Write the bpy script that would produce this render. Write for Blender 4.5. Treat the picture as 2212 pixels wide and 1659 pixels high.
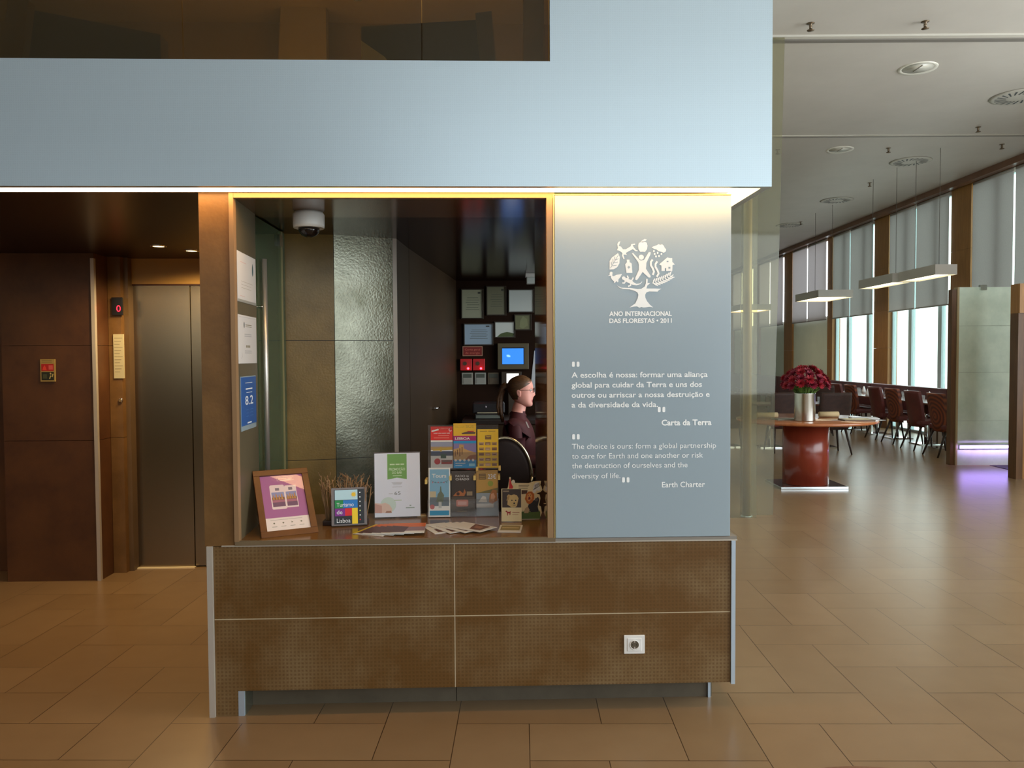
import bpy, bmesh, math, random
from math import sin, cos, pi, radians
from mathutils import Vector, Matrix
from mathutils.geometry import tessellate_polygon

SC = bpy.context.scene
for _o in list(bpy.data.objects):
    bpy.data.objects.remove(_o)
COL = SC.collection
random.seed(7)

# ------------------------------------------------------------------ camera
cam_data = bpy.data.cameras.new('camera')
cam_data.sensor_width = 36.0
cam_data.lens = 1700.0 / 2212.0 * 36.0
cam_data.clip_start = 0.05
cam = bpy.data.objects.new('camera', cam_data)
COL.objects.link(cam)
YAW, PITCH, ROLL = radians(1.75), radians(1.95), radians(0.32)
_f = Vector((sin(YAW) * cos(PITCH), cos(YAW) * cos(PITCH), -sin(PITCH)))
_r = Vector((cos(YAW), -sin(YAW), 0))
_d = _f.cross(_r)
_r2 = _r * cos(ROLL) + _d * sin(ROLL)
_d2 = _d * cos(ROLL) - _r * sin(ROLL)
_m = Matrix((_r2, -_d2, -_f)).transposed().to_4x4()
_m.translation = Vector((0, 0, 1.55))
cam.matrix_world = _m
SC.camera = cam

# ------------------------------------------------------------------ view, world, daylight
vs = SC.view_settings
vs.view_transform = 'Standard'
vs.look = 'None'
vs.gamma = 1.0
vs.use_curve_mapping = False
vs.exposure = 0.6
SC.cycles.sample_clamp_indirect = 6.0
SC.cycles.max_bounces = 10
SC.cycles.transparent_max_bounces = 16

world = bpy.data.worlds.new('overcast sky')
SC.world = world
world.use_nodes = True
_bg = world.node_tree.nodes['Background']
_bg.inputs[0].default_value = (0.86, 0.95, 1.0, 1)
_bg.inputs[1].default_value = 2.4


def area_light(name, loc, target, sx, sy, power, color, spread=None):
    l = bpy.data.lights.new(name, 'AREA')
    l.shape = 'RECTANGLE'
    l.size, l.size_y = sx, sy
    l.energy = power
    l.color = color
    if spread:
        l.spread = radians(spread)
    o = bpy.data.objects.new(name, l)
    COL.objects.link(o)
    o.location = loc
    o.rotation_euler = (Vector(target) - Vector(loc)).to_track_quat('-Z', 'Y').to_euler()
    return o


# daylight coming through the glazing on the right and the restaurant's windows, added to the sky's own
area_light('daylight_right', (7.55, 2.6, 2.5), (0, 2.8, 2.3), 9.4, 3.6, 290, (0.82, 0.94, 1.0))
area_light('daylight_restaurant', (8.35, 15.2, 1.3), (0, 15.0, 1.0), 9.0, 2.2, 45, (0.84, 0.95, 1.0))


# ------------------------------------------------------------------ colour and material helpers
def lin(c):
    return tuple(((v / 255) / 12.92 if v / 255 <= 0.04045 else ((v / 255 + 0.055) / 1.055) ** 2.4) for v in c) + (1.0,)


_mats = {}


def mat(name, rgb, rough=0.5, metal=0.0, spec=0.5, emit=None, strength=0.0, coat=0.0):
    """A plain principled material with a little procedural roughness change."""
    if name in _mats:
        return _mats[name]
    m = bpy.data.materials.new(name)
    m.use_nodes = True
    nt = m.node_tree
    p = nt.nodes['Principled BSDF']
    p.inputs['Base Color'].default_value = lin(rgb)
    p.inputs['Roughness'].default_value = rough
    p.inputs['Metallic'].default_value = metal
    p.inputs['Specular IOR Level'].default_value = spec
    p.inputs['Coat Weight'].default_value = coat
    if emit:
        p.inputs['Emission Color'].default_value = lin(emit)
        p.inputs['Emission Strength'].default_value = strength
    _mats[name] = m
    return m


def noisy(name, c1, c2, scale=6.0, rough=(0.3, 0.45), detail=6.0, bump=0.0, bscale=60.0, metal=0.0, stretch=(1, 1, 1), spec=0.5):
    """Two colours mixed by noise in object space, with an optional bump."""
    if name in _mats:
        return _mats[name]
    m = bpy.data.materials.new(name)
    m.use_nodes = True
    nt = m.node_tree
    N, L = nt.nodes, nt.links
    p = N['Principled BSDF']
    tc = N.new('ShaderNodeTexCoord')
    mp = N.new('ShaderNodeMapping')
    mp.inputs['Scale'].default_value = stretch
    L.new(tc.outputs['Object'], mp.inputs[0])
    nz = N.new('ShaderNodeTexNoise')
    nz.inputs['Scale'].default_value = scale
    nz.inputs['Detail'].default_value = detail
    nz.inputs['Roughness'].default_value = 0.62
    L.new(mp.outputs[0], nz.inputs['Vector'])
    rp_ = N.new('ShaderNodeValToRGB')
    rp_.color_ramp.elements[0].position = 0.3
    rp_.color_ramp.elements[1].position = 0.7
    rp_.color_ramp.elements[0].color = lin(c1)
    rp_.color_ramp.elements[1].color = lin(c2)
    L.new(nz.outputs['Fac'], rp_.inputs[0])
    L.new(rp_.outputs[0], p.inputs['Base Color'])
    p.inputs['Roughness'].default_value = (rough[0] + rough[1]) / 2
    p.inputs['Metallic'].default_value = metal
    p.inputs['Specular IOR Level'].default_value = spec
    if bump:
        n2 = N.new('ShaderNodeTexNoise')
        n2.inputs['Scale'].default_value = bscale
        L.new(mp.outputs[0], n2.inputs['Vector'])
        b = N.new('ShaderNodeBump')
        b.inputs['Strength'].default_value = bump
        b.inputs['Distance'].default_value = 0.01
        L.new(n2.outputs['Fac'], b.inputs['Height'])
        L.new(b.outputs[0], p.inputs['Normal'])
    _mats[name] = m
    return m


def glass(name, tint, transp=0.85, rough=0.02):
    """A see-through sheet: mostly transparent with a tinted body and a clear surface reflection."""
    if name in _mats:
        return _mats[name]
    m = bpy.data.materials.new(name)
    m.use_nodes = True
    nt = m.node_tree
    N, L = nt.nodes, nt.links
    for n in list(N):
        if n.type == 'BSDF_PRINCIPLED':
            N.remove(n)
    out = [n for n in N if n.type == 'OUTPUT_MATERIAL'][0]
    tr = N.new('ShaderNodeBsdfTransparent')
    tr.inputs[0].default_value = lin(tint)
    df = N.new('ShaderNodeBsdfDiffuse')
    df.inputs[0].default_value = lin(tint)
    mx = N.new('ShaderNodeMixShader')
    mx.inputs[0].default_value = transp
    L.new(df.outputs[0], mx.inputs[1])
    L.new(tr.outputs[0], mx.inputs[2])
    gl = N.new('ShaderNodeBsdfGlossy')
    gl.inputs['Roughness'].default_value = rough
    fr = N.new('ShaderNodeFresnel')
    ge = N.new('ShaderNodeNewGeometry')
    io = N.new('ShaderNodeMapRange')                                # the same reflection from either side of the sheet
    io.inputs['To Min'].default_value = 1.45
    io.inputs['To Max'].default_value = 1 / 1.45
    L.new(ge.outputs['Backfacing'], io.inputs[0])
    L.new(io.outputs[0], fr.inputs[0])
    m2 = N.new('ShaderNodeMixShader')
    L.new(fr.outputs[0], m2.inputs[0])
    L.new(mx.outputs[0], m2.inputs[1])
    L.new(gl.outputs[0], m2.inputs[2])
    L.new(m2.outputs[0], out.inputs['Surface'])
    _mats[name] = m
    return m


def lamp_mat(name, rgb, strength):
    return mat(name, rgb, 0.5, emit=rgb, strength=strength)


# ------------------------------------------------------------------ mesh building helpers
class MB:
    """Collects shapes; every face gets the index of the material it is made of."""

    def __init__(self):
        self.bm = bmesh.new()
        self.mats = []

    def mi(self, m):
        if m not in self.mats:
            self.mats.append(m)
        return self.mats.index(m)

    def face(self, pts, m, smooth=False):
        vs_ = [self.bm.verts.new(p) for p in pts]
        f = self.bm.faces.new(vs_)
        f.material_index = self.mi(m)
        f.smooth = smooth
        return f

    def box(self, x0, x1, y0, y1, z0, z1, m, bevel=0.0, mtx=None):
        r = bmesh.ops.create_cube(self.bm, size=1.0)
        vv = r['verts']
        for v in vv:
            v.co = Vector((x0 + (v.co.x + .5) * (x1 - x0), y0 + (v.co.y + .5) * (y1 - y0), z0 + (v.co.z + .5) * (z1 - z0)))
        fs = set(f for v in vv for f in v.link_faces)
        for f in fs:
            f.material_index = self.mi(m)
        if bevel > 0:
            es = list(set(e for v in vv for e in v.link_edges))
            rb = bmesh.ops.bevel(self.bm, geom=es, offset=bevel, segments=2, affect='EDGES', profile=0.6)
            vv = list(set(v for f in rb['faces'] for v in f.verts) | set(v for v in vv if v.is_valid))
            for f in rb['faces']:
                f.material_index = self.mi(m)
        if mtx is not None:
            bmesh.ops.transform(self.bm, matrix=mtx, verts=[v for v in vv if v.is_valid])
        return self

    def lathe(self, prof, m, seg=24, c=(0, 0, 0), caps=True, smooth=True, mtx=None):
        rings = []
        new = []
        for r, z in prof:
            ring = [self.bm.verts.new((c[0] + r * cos(2 * pi * k / seg), c[1] + r * sin(2 * pi * k / seg), c[2] + z)) for k in range(seg)]
            rings.append(ring)
            new += ring
        i = self.mi(m)
        for a, b in zip(rings, rings[1:]):
            for k in range(seg):
                f = self.bm.faces.new((a[k], a[(k + 1) % seg], b[(k + 1) % seg], b[k]))
                f.material_index = i
                f.smooth = smooth
        if caps:
            for ring, flip in ((rings[0], True), (rings[-1], False)):
                f = self.bm.faces.new(ring[::-1] if flip else ring)
                f.material_index = i
        if mtx is not None:
            bmesh.ops.transform(self.bm, matrix=mtx, verts=new)
        return self

    def tube(self, path, r, m, seg=8, r2=None, flat=1.0):
        """A tube along a path; r may end at r2."""
        P = [Vector(p) for p in path]
        n = len(P)
        rings = []
        prev = None
        for i, p in enumerate(P):
            t = (P[min(i + 1, n - 1)] - P[max(i - 1, 0)]).normalized()
            ref = prev if prev is not None else (Vector((0, 0, 1)) if abs(t.z) < 0.9 else Vector((1, 0, 0)))
            a = (ref - t * ref.dot(t)).normalized()
            prev = a
            b = t.cross(a)
            rr = r if r2 is None else r + (r2 - r) * i / (n - 1)
            rings.append([self.bm.verts.new(p + a * rr * cos(2 * pi * k / seg) + b * rr * flat * sin(2 * pi * k / seg)) for k in range(seg)])
        i_ = self.mi(m)
        for a, b in zip(rings, rings[1:]):
            for k in range(seg):
                f = self.bm.faces.new((a[k], a[(k + 1) % seg], b[(k + 1) % seg], b[k]))
                f.material_index = i_
                f.smooth = True
        for ring in (rings[0][::-1], rings[-1]):
            f = self.bm.faces.new(ring)
            f.material_index = i_
        return self

    def ball(self, c, r, m, seg=16, rings=10, sc=(1, 1, 1)):
        res = bmesh.ops.create_uvsphere(self.bm, u_segments=seg, v_segments=rings, radius=r)
        for v in res['verts']:
            v.co = Vector((c[0] + v.co.x * sc[0], c[1] + v.co.y * sc[1], c[2] + v.co.z * sc[2]))
        for f in set(f for v in res['verts'] for f in v.link_faces):
            f.material_index = self.mi(m)
            f.smooth = True
        return self

    def poly(self, pts, y, m, thick=0.0):
        """A filled 2-D outline (x, z) on the plane y, facing -y, with optional thickness towards +y."""
        tri = tessellate_polygon([[Vector((p[0], p[1], 0)) for p in pts]])
        i = self.mi(m)
        fv = [self.bm.verts.new((p[0], y, p[1])) for p in pts]
        area = sum(pts[k][0] * pts[(k + 1) % len(pts)][1] - pts[(k + 1) % len(pts)][0] * pts[k][1] for k in range(len(pts)))
        for t in tri:
            try:
                a, b, c = (fv[k] for k in t)
                nrm = (b.co - a.co).cross(c.co - a.co)
                f = self.bm.faces.new((a, b, c) if nrm.y < 0 else (a, c, b))
                f.material_index = i
            except ValueError:
                pass
        if thick:
            bv = [self.bm.verts.new((p[0], y + thick, p[1])) for p in pts]
            for t in tri:
                try:
                    a, b, c = (bv[k] for k in t)
                    nrm = (b.co - a.co).cross(c.co - a.co)
                    f = self.bm.faces.new((a, b, c) if nrm.y > 0 else (a, c, b))
                    f.material_index = i
                except ValueError:
                    pass
            n = len(pts)
            for k in range(n):
                q = (fv[k], bv[k], bv[(k + 1) % n], fv[(k + 1) % n])
                f = self.bm.faces.new(q if area < 0 else q[::-1])
                f.material_index = i
        return self

    def rect(self, x0, x1, z0, z1, y, m):
        self.face([(x0, y, z0), (x1, y, z0), (x1, y, z1), (x0, y, z1)], m)
        return self

    def disc(self, x, z, r, y, m, n=20, rz=None):
        rz = rz or r
        return self.poly([(x + r * cos(2 * pi * k / n), z + rz * sin(2 * pi * k / n)) for k in range(n)], y, m)

    def stroke(self, pts, w, y, m):
        """A 2-D line of width w with mitred sides."""
        P = [Vector((p[0], p[1])) for p in pts]
        ws = w if isinstance(w, (list, tuple)) else [w] * len(P)
        L_, R_ = [], []
        for i, p in enumerate(P):
            t = (P[min(i + 1, len(P) - 1)] - P[max(i - 1, 0)]).normalized()
            nn = Vector((-t.y, t.x)) * ws[i] / 2
            L_.append(p + nn)
            R_.append(p - nn)
        for i in range(len(P) - 1):
            q = [L_[i], R_[i], R_[i + 1], L_[i + 1]]
            self.face([(a.x, y, a.y) for a in q], m)
        return self

    def text(self, s, x0, z0, y, m, width=None, height=None, bold=0.0, align='l', depth=0.0):
        """Lettering facing -y: baseline at z0, from x0 (or ending / centred there); height is the height of a capital."""
        c = bpy.data.curves.new('lettering', 'FONT')
        c.body = s
        c.size = 1.0
        c.offset = bold
        c.resolution_u = 3
        o = bpy.data.objects.new('lettering', c)
        me = bpy.data.meshes.new_from_object(o)
        xs = [v.co.x for v in me.vertices]
        if not xs:
            return self
        w0, xa = max(xs) - min(xs), min(xs)
        sz = (height / 0.73) if height else width / w0
        sx = (width / w0) if width else sz
        wd = w0 * sx
        xo = x0 if align == 'l' else (x0 - wd if align == 'r' else x0 - wd / 2)
        vv = [self.bm.verts.new((xo + (v.co.x - xa) * sx, y, z0 + v.co.y * sz)) for v in me.vertices]
        i = self.mi(m)
        for p in me.polygons:
            try:
                a = [vv[k] for k in p.vertices]
                f = self.bm.faces.new(a)
                f.normal_update()
                if f.normal.y > 0:
                    f.normal_flip()
                f.material_index = i
            except ValueError:
                pass
        bpy.data.objects.remove(o)
        bpy.data.meshes.remove(me)
        bpy.data.curves.remove(c)
        return self

    def build(self, name, parent=None, loc=None, rot=None, label=None, cat=None, group=None, kind=None, fix=True):
        if fix and False:
            bmesh.ops.recalc_face_normals(self.bm, faces=self.bm.faces)
        me = bpy.data.meshes.new(name)
        self.bm.to_mesh(me)
        self.bm.free()
        for m in self.mats:
            me.materials.append(m)
        o = bpy.data.objects.new(name, me)
        COL.objects.link(o)
        if parent is not None:
            o.parent = parent
        if loc is not None:
            o.location = loc
        if rot is not None:
            o.rotation_euler = rot
        props(o, label, cat, group, kind)
        return o


def props(o, label=None, cat=None, group=None, kind=None):
    for k, v in (('label', label), ('category', cat), ('group', group), ('kind', kind)):
        if v is not None:
            o[k] = v
    return o


def thing(name, label, cat, loc=(0, 0, 0), rot=(0, 0, 0), group=None):
    o = bpy.data.objects.new(name, None)
    COL.objects.link(o)
    o.empty_display_size = 0.1
    o.location = loc
    o.rotation_euler = rot
    return props(o, label, cat, group)


def struct(b, name):
    return b.build(name, kind='structure')


def dup(root, loc, rot=None, label=None, group=None):
    """A copy of a thing with copies of its parts and sub-parts (mesh data shared)."""
    r = root.copy()
    COL.objects.link(r)
    r.location = loc
    if rot is not None:
        r.rotation_euler = rot
    if label:
        r['label'] = label
    if group:
        r['group'] = group
    for ch in list(root.children):
        c = ch.copy()
        COL.objects.link(c)
        c.parent = r
        for g in list(ch.children):
            d = g.copy()
            COL.objects.link(d)
            d.parent = c
    return r


# the restaurant stands a little askew to the reception front: u runs towards its windows, v along them
RA = radians(2.0)


def rp(u, v, z=0.0):
    return (u * cos(RA) + v * sin(RA), -u * sin(RA) + v * cos(RA), z)


RROT = (0, 0, -RA)

# ------------------------------------------------------------------ special surfaces
def floor_material():
    """Brown 60 x 30 cm tiles laid herringbone, with thin dark joints and a small tone change from tile to tile."""
    m = bpy.data.materials.new('floor tiles')
    m.use_nodes = True
    nt = m.node_tree
    N, L = nt.nodes, nt.links
    p = N['Principled BSDF']

    def ma(op, a, b=None, c=None):
        n = N.new('ShaderNodeMath')
        n.operation = op
        for k, v in enumerate((a, b, c)):
            if v is None:
                continue
            if isinstance(v, (int, float)):
                n.inputs[k].default_value = v
            else:
                L.new(v, n.inputs[k])
        return n.outputs[0]
    S_, ang = 0.305, radians(2.5)
    tc = N.new('ShaderNodeTexCoord')
    mp = N.new('ShaderNodeMapping')
    mp.inputs['Rotation'].default_value = (0, 0, ang)
    qx, qy = 0.152 - S_ , 3.289 - S_                              # lower left corner of cell (0, 0)
    mp.inputs['Location'].default_value = (-(qx * cos(ang) - qy * sin(ang)), -(qx * sin(ang) + qy * cos(ang)), 0)
    L.new(tc.outputs['Object'], mp.inputs[0])
    sp = N.new('ShaderNodeSeparateXYZ')
    L.new(mp.outputs[0], sp.inputs[0])
    fx, fy = ma('DIVIDE', sp.outputs['X'], S_), ma('DIVIDE', sp.outputs['Y'], S_)
    i, j = ma('FLOOR', fx), ma('FLOOR', fy)
    u, v = ma('SUBTRACT', fx, i), ma('SUBTRACT', fy, j)
    k = ma('FLOORED_MODULO', ma('ADD', ma('ADD', i, j), 3.0), 4.0)

    def is_(q):
        return ma('COMPARE', k, float(q), 0.25)
    dist = ma('ADD', u, is_(1))
    dist = ma('MINIMUM', dist, ma('ADD', ma('SUBTRACT', 1.0, u), is_(0)))
    dist = ma('MINIMUM', dist, ma('ADD', v, is_(3)))
    dist = ma('MINIMUM', dist, ma('ADD', ma('SUBTRACT', 1.0, v), is_(2)))
    joint = ma('LESS_THAN', dist, 0.0055)
    cx = N.new('ShaderNodeCombineXYZ')
    L.new(ma('SUBTRACT', i, is_(1)), cx.inputs[0])
    L.new(ma('SUBTRACT', j, is_(3)), cx.inputs[1])
    wn = N.new('ShaderNodeTexWhiteNoise')
    wn.noise_dimensions = '2D'
    L.new(cx.outputs[0], wn.inputs['Vector'])
    nz = N.new('ShaderNodeTexNoise')
    nz.inputs['Scale'].default_value = 7.0
    nz.inputs['Detail'].default_value = 4.0
    L.new(tc.outputs['Object'], nz.inputs['Vector'])
    tone = ma('ADD', ma('MULTIPLY', wn.outputs['Value'], 0.4), ma('MULTIPLY', nz.outputs['Fac'], 0.6))
    c = N.new('ShaderNodeMix')
    c.data_type = 'RGBA'
    c.inputs[6].default_value = lin((122, 96, 66))
    c.inputs[7].default_value = lin((143, 116, 84))
    L.new(tone, c.inputs[0])
    c2 = N.new('ShaderNodeMix')
    c2.data_type = 'RGBA'
    c2.inputs[7].default_value = lin((58, 38, 20))
    L.new(joint, c2.inputs[0])
    L.new(c.outputs[2], c2.inputs[6])
    L.new(c2.outputs[2], p.inputs['Base Color'])
    p.inputs['Roughness'].default_value = 0.28
    return m


def woven_material(name, c1, c2, pitch, amount, rough, metal=0.0, worn=None, spec=0.5):
    """A fine woven grid in x and z; where worn is given, a pale worn tone shows through in noise patches."""
    m = bpy.data.materials.new(name)
    m.use_nodes = True
    nt = m.node_tree
    N, L = nt.nodes, nt.links
    p = N['Principled BSDF']
    tc = N.new('ShaderNodeTexCoord')
    sp = N.new('ShaderNodeSeparateXYZ')
    L.new(tc.outputs['Object'], sp.inputs[0])

    def wave(sock):
        a = N.new('ShaderNodeMath')
        a.operation = 'MULTIPLY'
        a.inputs[1].default_value = 2 * pi / pitch
        L.new(sock, a.inputs[0])
        s = N.new('ShaderNodeMath')
        s.operation = 'SINE'
        L.new(a.outputs[0], s.inputs[0])
        return s
    wx, wz = wave(sp.outputs['X']), wave(sp.outputs['Z'])
    mx = N.new('ShaderNodeMath')
    mx.operation = 'MAXIMUM'
    L.new(wx.outputs[0], mx.inputs[0])
    L.new(wz.outputs[0], mx.inputs[1])
    nz = N.new('ShaderNodeTexNoise')
    nz.inputs['Scale'].default_value = 3.2
    nz.inputs['Detail'].default_value = 8.0
    nz.inputs['Roughness'].default_value = 0.6
    L.new(tc.outputs['Object'], nz.inputs['Vector'])
    fine = N.new('ShaderNodeTexNoise')
    fine.inputs['Scale'].default_value = 140.0
    fine.inputs['Detail'].default_value = 3.0
    L.new(tc.outputs['Object'], fine.inputs['Vector'])
    # weave strength varies in patches
    st = N.new('ShaderNodeMapRange')
    st.inputs['From Min'].default_value = 0.42
    st.inputs['From Max'].default_value = 0.66
    L.new(nz.outputs['Fac'], st.inputs[0])
    h = N.new('ShaderNodeMapRange')
    h.inputs['From Min'].default_value = -1.0
    L.new(mx.outputs[0], h.inputs[0])
    ad = N.new('ShaderNodeMath')
    ad.operation = 'MULTIPLY_ADD'
    ad.inputs[1].default_value = 0.55
    L.new(h.outputs[0], ad.inputs[0])
    f2 = N.new('ShaderNodeMath')
    f2.operation = 'MULTIPLY'
    f2.inputs[1].default_value = 0.6
    L.new(fine.outputs['Fac'], f2.inputs[0])
    L.new(f2.outputs[0], ad.inputs[2])
    mixc = N.new('ShaderNodeMix')
    mixc.data_type = 'RGBA'
    mixc.inputs[6].default_value = lin(c1)
    mixc.inputs[7].default_value = lin(c2)
    L.new(ad.outputs[0], mixc.inputs[0])
    last = mixc.outputs[2]
    if worn:
        mw = N.new('ShaderNodeMix')
        mw.data_type = 'RGBA'
        mw.inputs[7].default_value = lin(worn)
        mm = N.new('ShaderNodeMath')
        mm.operation = 'MULTIPLY'
        L.new(st.outputs[0], mm.inputs[0])
        m4 = N.new('ShaderNodeMath')
        m4.operation = 'MULTIPLY'
        m4.inputs[1].default_value = 0.55
        L.new(ad.outputs[0], m4.inputs[0])
        L.new(m4.outputs[0], mm.inputs[1])
        L.new(mm.outputs[0], mw.inputs[0])
        L.new(last, mw.inputs[6])
        last = mw.outputs[2]
    L.new(last, p.inputs['Base Color'])
    p.inputs['Roughness'].default_value = rough
    p.inputs['Metallic'].default_value = metal
    p.inputs['Specular IOR Level'].default_value = spec
    b = N.new('ShaderNodeBump')
    b.inputs['Strength'].default_value = amount
    b.inputs['Distance'].default_value = 0.001
    L.new(ad.outputs[0], b.inputs['Height'])
    L.new(b.outputs[0], p.inputs['Normal'])
    return m


FLOOR = floor_material()
FASCIA = woven_material('brushed woven metal cladding', (190, 206, 214), (200, 216, 224), 0.009, 0.10, 0.38, metal=0.4)
COUNTER = woven_material('ribbed brown porcelain', (86, 58, 23), (108, 75, 35), 0.0165, 0.3, 0.42, worn=(150, 128, 94), spec=0.35)
STONE = noisy('brown stone tile', (100, 70, 34), (128, 92, 50), 5.0, (0.32, 0.5), bump=0.08)
STONE_DARK = noisy('dark brown stone tile', (70, 40, 20), (96, 60, 32), 4.0, (0.35, 0.5))
STONE_GREY = noisy('grey brown stone tile', (104, 104, 88), (150, 150, 132), 4.0, (0.24, 0.26), bump=0.10, bscale=90, metal=0.75)
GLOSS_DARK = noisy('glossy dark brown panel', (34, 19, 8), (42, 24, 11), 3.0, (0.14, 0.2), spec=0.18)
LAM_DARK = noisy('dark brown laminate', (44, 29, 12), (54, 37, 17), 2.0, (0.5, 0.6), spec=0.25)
GROUT = mat('pale grout', (190, 170, 138), 0.7)
TRIM_W = mat('pale aluminium trim', (196, 186, 172), 0.35, metal=0.3)
TRIM_COOL = mat('cool aluminium strip', (190, 205, 220), 0.3, metal=0.5)
STEEL = mat('brushed steel', (146, 130, 102), 0.25, metal=1.0)
CHROME = mat('chrome', (225, 225, 225), 0.08, metal=1.0)
PLASTER = noisy('ceiling plaster', (178, 168, 156), (186, 176, 164), 1.5, (0.5, 0.6))
WHITE_WALL = noisy('pale wall paint', (218, 226, 214), (226, 234, 222), 1.5, (0.55, 0.65))
WOOD = noisy('amber wood panel', (140, 96, 46), (166, 116, 60), 6.0, (0.4, 0.5), stretch=(6, 6, 0.6))
WOOD_D = noisy('dark wood panel', (84, 54, 28), (106, 70, 38), 6.0, (0.35, 0.45), stretch=(6, 6, 0.6))
BLIND = noisy('grey roller fabric', (168, 158, 156), (176, 166, 164), 40.0, (0.8, 0.9))
_n = BLIND.node_tree
_tl = _n.nodes.new('ShaderNodeBsdfTranslucent')
_tl.inputs[0].default_value = lin((205, 196, 194))
_mx = _n.nodes.new('ShaderNodeMixShader')
_mx.inputs[0].default_value = 0.14
_n.links.new(_n.nodes['Principled BSDF'].outputs[0], _mx.inputs[1])
_n.links.new(_tl.outputs[0], _mx.inputs[2])
_n.links.new(_mx.outputs[0], [q for q in _n.nodes if q.type == 'OUTPUT_MATERIAL'][0].inputs[0])
DARK = mat('near black', (20, 17, 15), 0.5)
BLACKP = mat('black plastic', (24, 22, 22), 0.35)
LED_WARM = lamp_mat('warm white strip', (255, 202, 130), 11.5)
GREYGLASS = mat('grey back painted glass', (156, 170, 178), 0.22, spec=0.5)
WHITE_INK = mat('white lettering', (255, 255, 252), 0.4)
PAPER = mat('white paper', (206, 204, 202), 0.6)
CLEAR = glass('clear glass', (238, 246, 240), 0.97)
ACRYL = glass('clear acrylic', (244, 244, 244), 0.96, 0.05)

# ------------------------------------------------------------------ the building
b = MB()
b.face([(-6, -4.6, 0), (7.75, -4.6, 0), (7.75, 9.0, 0), rp(8.1, 9.0), rp(8.1, 29.3), (-6, 29.6, 0)], FLOOR)
struct(b, 'floor')

b = MB()
OUT_ = [(-6, -4.6), (7.75, -4.6), (7.75, 9.0), rp(8.1, 9.0)[:2], rp(8.1, 29.3)[:2], (-6, 29.6)]
for zc in (4.6, 4.72):
    b.face([(q[0], q[1], zc) for q in (OUT_ if zc > 4.7 else OUT_[::-1])], PLASTER)
for q0, q1 in zip(OUT_, OUT_[1:] + OUT_[:1]):
    b.face([(q0[0], q0[1], 4.6), (q1[0], q1[1], 4.6), (q1[0], q1[1], 4.72), (q0[0], q0[1], 4.72)], PLASTER)
struct(b, 'ceiling')
for i, (v_, w_, d_) in enumerate(((7.7, 0.07, 0.03), (11.1, 0.03, 0.012))):   # joints between the ceiling panels
    b = MB()
    b.box(0.6, 7.6, v_ - w_ / 2, v_ + w_ / 2, 4.6 - d_, 4.6, mat('ceiling joint', (112, 104, 94), 0.6))
    b.box(0.6, 7.6, v_ - w_ / 2 - 0.06, v_ - w_ / 2, 4.6 - d_ * .6, 4.6, mat('ceiling joint lip', (186, 178, 164), 0.6))
    b.build('trim_%d' % (i + 1), rot=RROT, kind='structure')

LOBBY = noisy('lobby wall', (66, 46, 26), (76, 54, 32), 2.0)
# lobby shell behind and beside the camera, its unseen openings shaped for the daylight they let in
b = MB()
for x0, x1, z0, z1 in ((-6, -4.2, 0, 1.95), (-6, -4.2, 3.0, 4.6), (-4.2, -1.2, 0, 4.6), (-1.2, 3.6, 0, 2.3), (-1.2, 3.6, 4.5, 4.6), (3.6, 7.75, 0, 0.6), (3.6, 7.75, 4.55, 4.6)):
    b.box(x0, x1, -4.7, -4.6, z0, z1, LOBBY)
struct(b, 'wall_back')
b = MB()
b.box(7.6, 7.75, -4.6, -2.6, 0, 4.6, WHITE_WALL)
b.box(7.6, 7.75, 7.6, 9.4, 0, 4.6, WHITE_WALL)
b.box(7.6, 7.75, -2.6, 7.6, 0, 0.6, WHITE_WALL)
b.box(7.6, 7.75, -2.6, 7.6, 4.4, 4.6, WHITE_WALL)
struct(b, 'wall_right')
b = MB()
b.box(-6.1, -6, -4.6, 6.2, 0, 4.6, noisy('lobby wall', (120, 100, 76), (132, 112, 86), 2.0))
struct(b, 'wall_left')

# fascia over the reception with the long opening into the mezzanine
b = MB()
b.box(-6, 1.18, 3.25, 3.285, 2.25, 2.757, FASCIA)
b.box(0.262, 1.18, 3.25, 3.285, 2.757, 4.6, FASCIA)
b.box(-6, 0.262, 3.25, 3.285, 4.1, 4.6, FASCIA)
b.box(1.145, 1.18, 3.285, 7.1, 2.25, 4.6, FASCIA)
struct(b, 'wall_fascia')
b = MB()                                                            # soffit with the channel of the light strip
SOFF = mat('soffit board', (150, 120, 100), 0.6)
b.box(-6, 1.145, 3.285, 3.30, 2.262, 2.30, SOFF)
b.box(-6, 1.07, 3.372, 3.40, 2.255, 2.30, SOFF)
b.box(1.137, 1.145, 3.30, 7.1, 2.262, 2.30, SOFF)
b.box(-6, 1.145, 3.285, 7.1, 2.30, 2.33, SOFF)
struct(b, 'ceiling_soffit')
t = thing('light_strip', 'warm white glowing strip under the grey fascia, running round its right corner', 'light', (0, 0, 0))
b = MB()
b.box(-6, 1.137, 3.302, 3.368, 2.251, 2.278, LED_WARM)
b.build('front_diffuser', t)
b = MB()
b.box(1.077, 1.137, 3.368, 6.9, 2.251, 2.278, LED_WARM)
b.build('side_diffuser', t)

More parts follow.
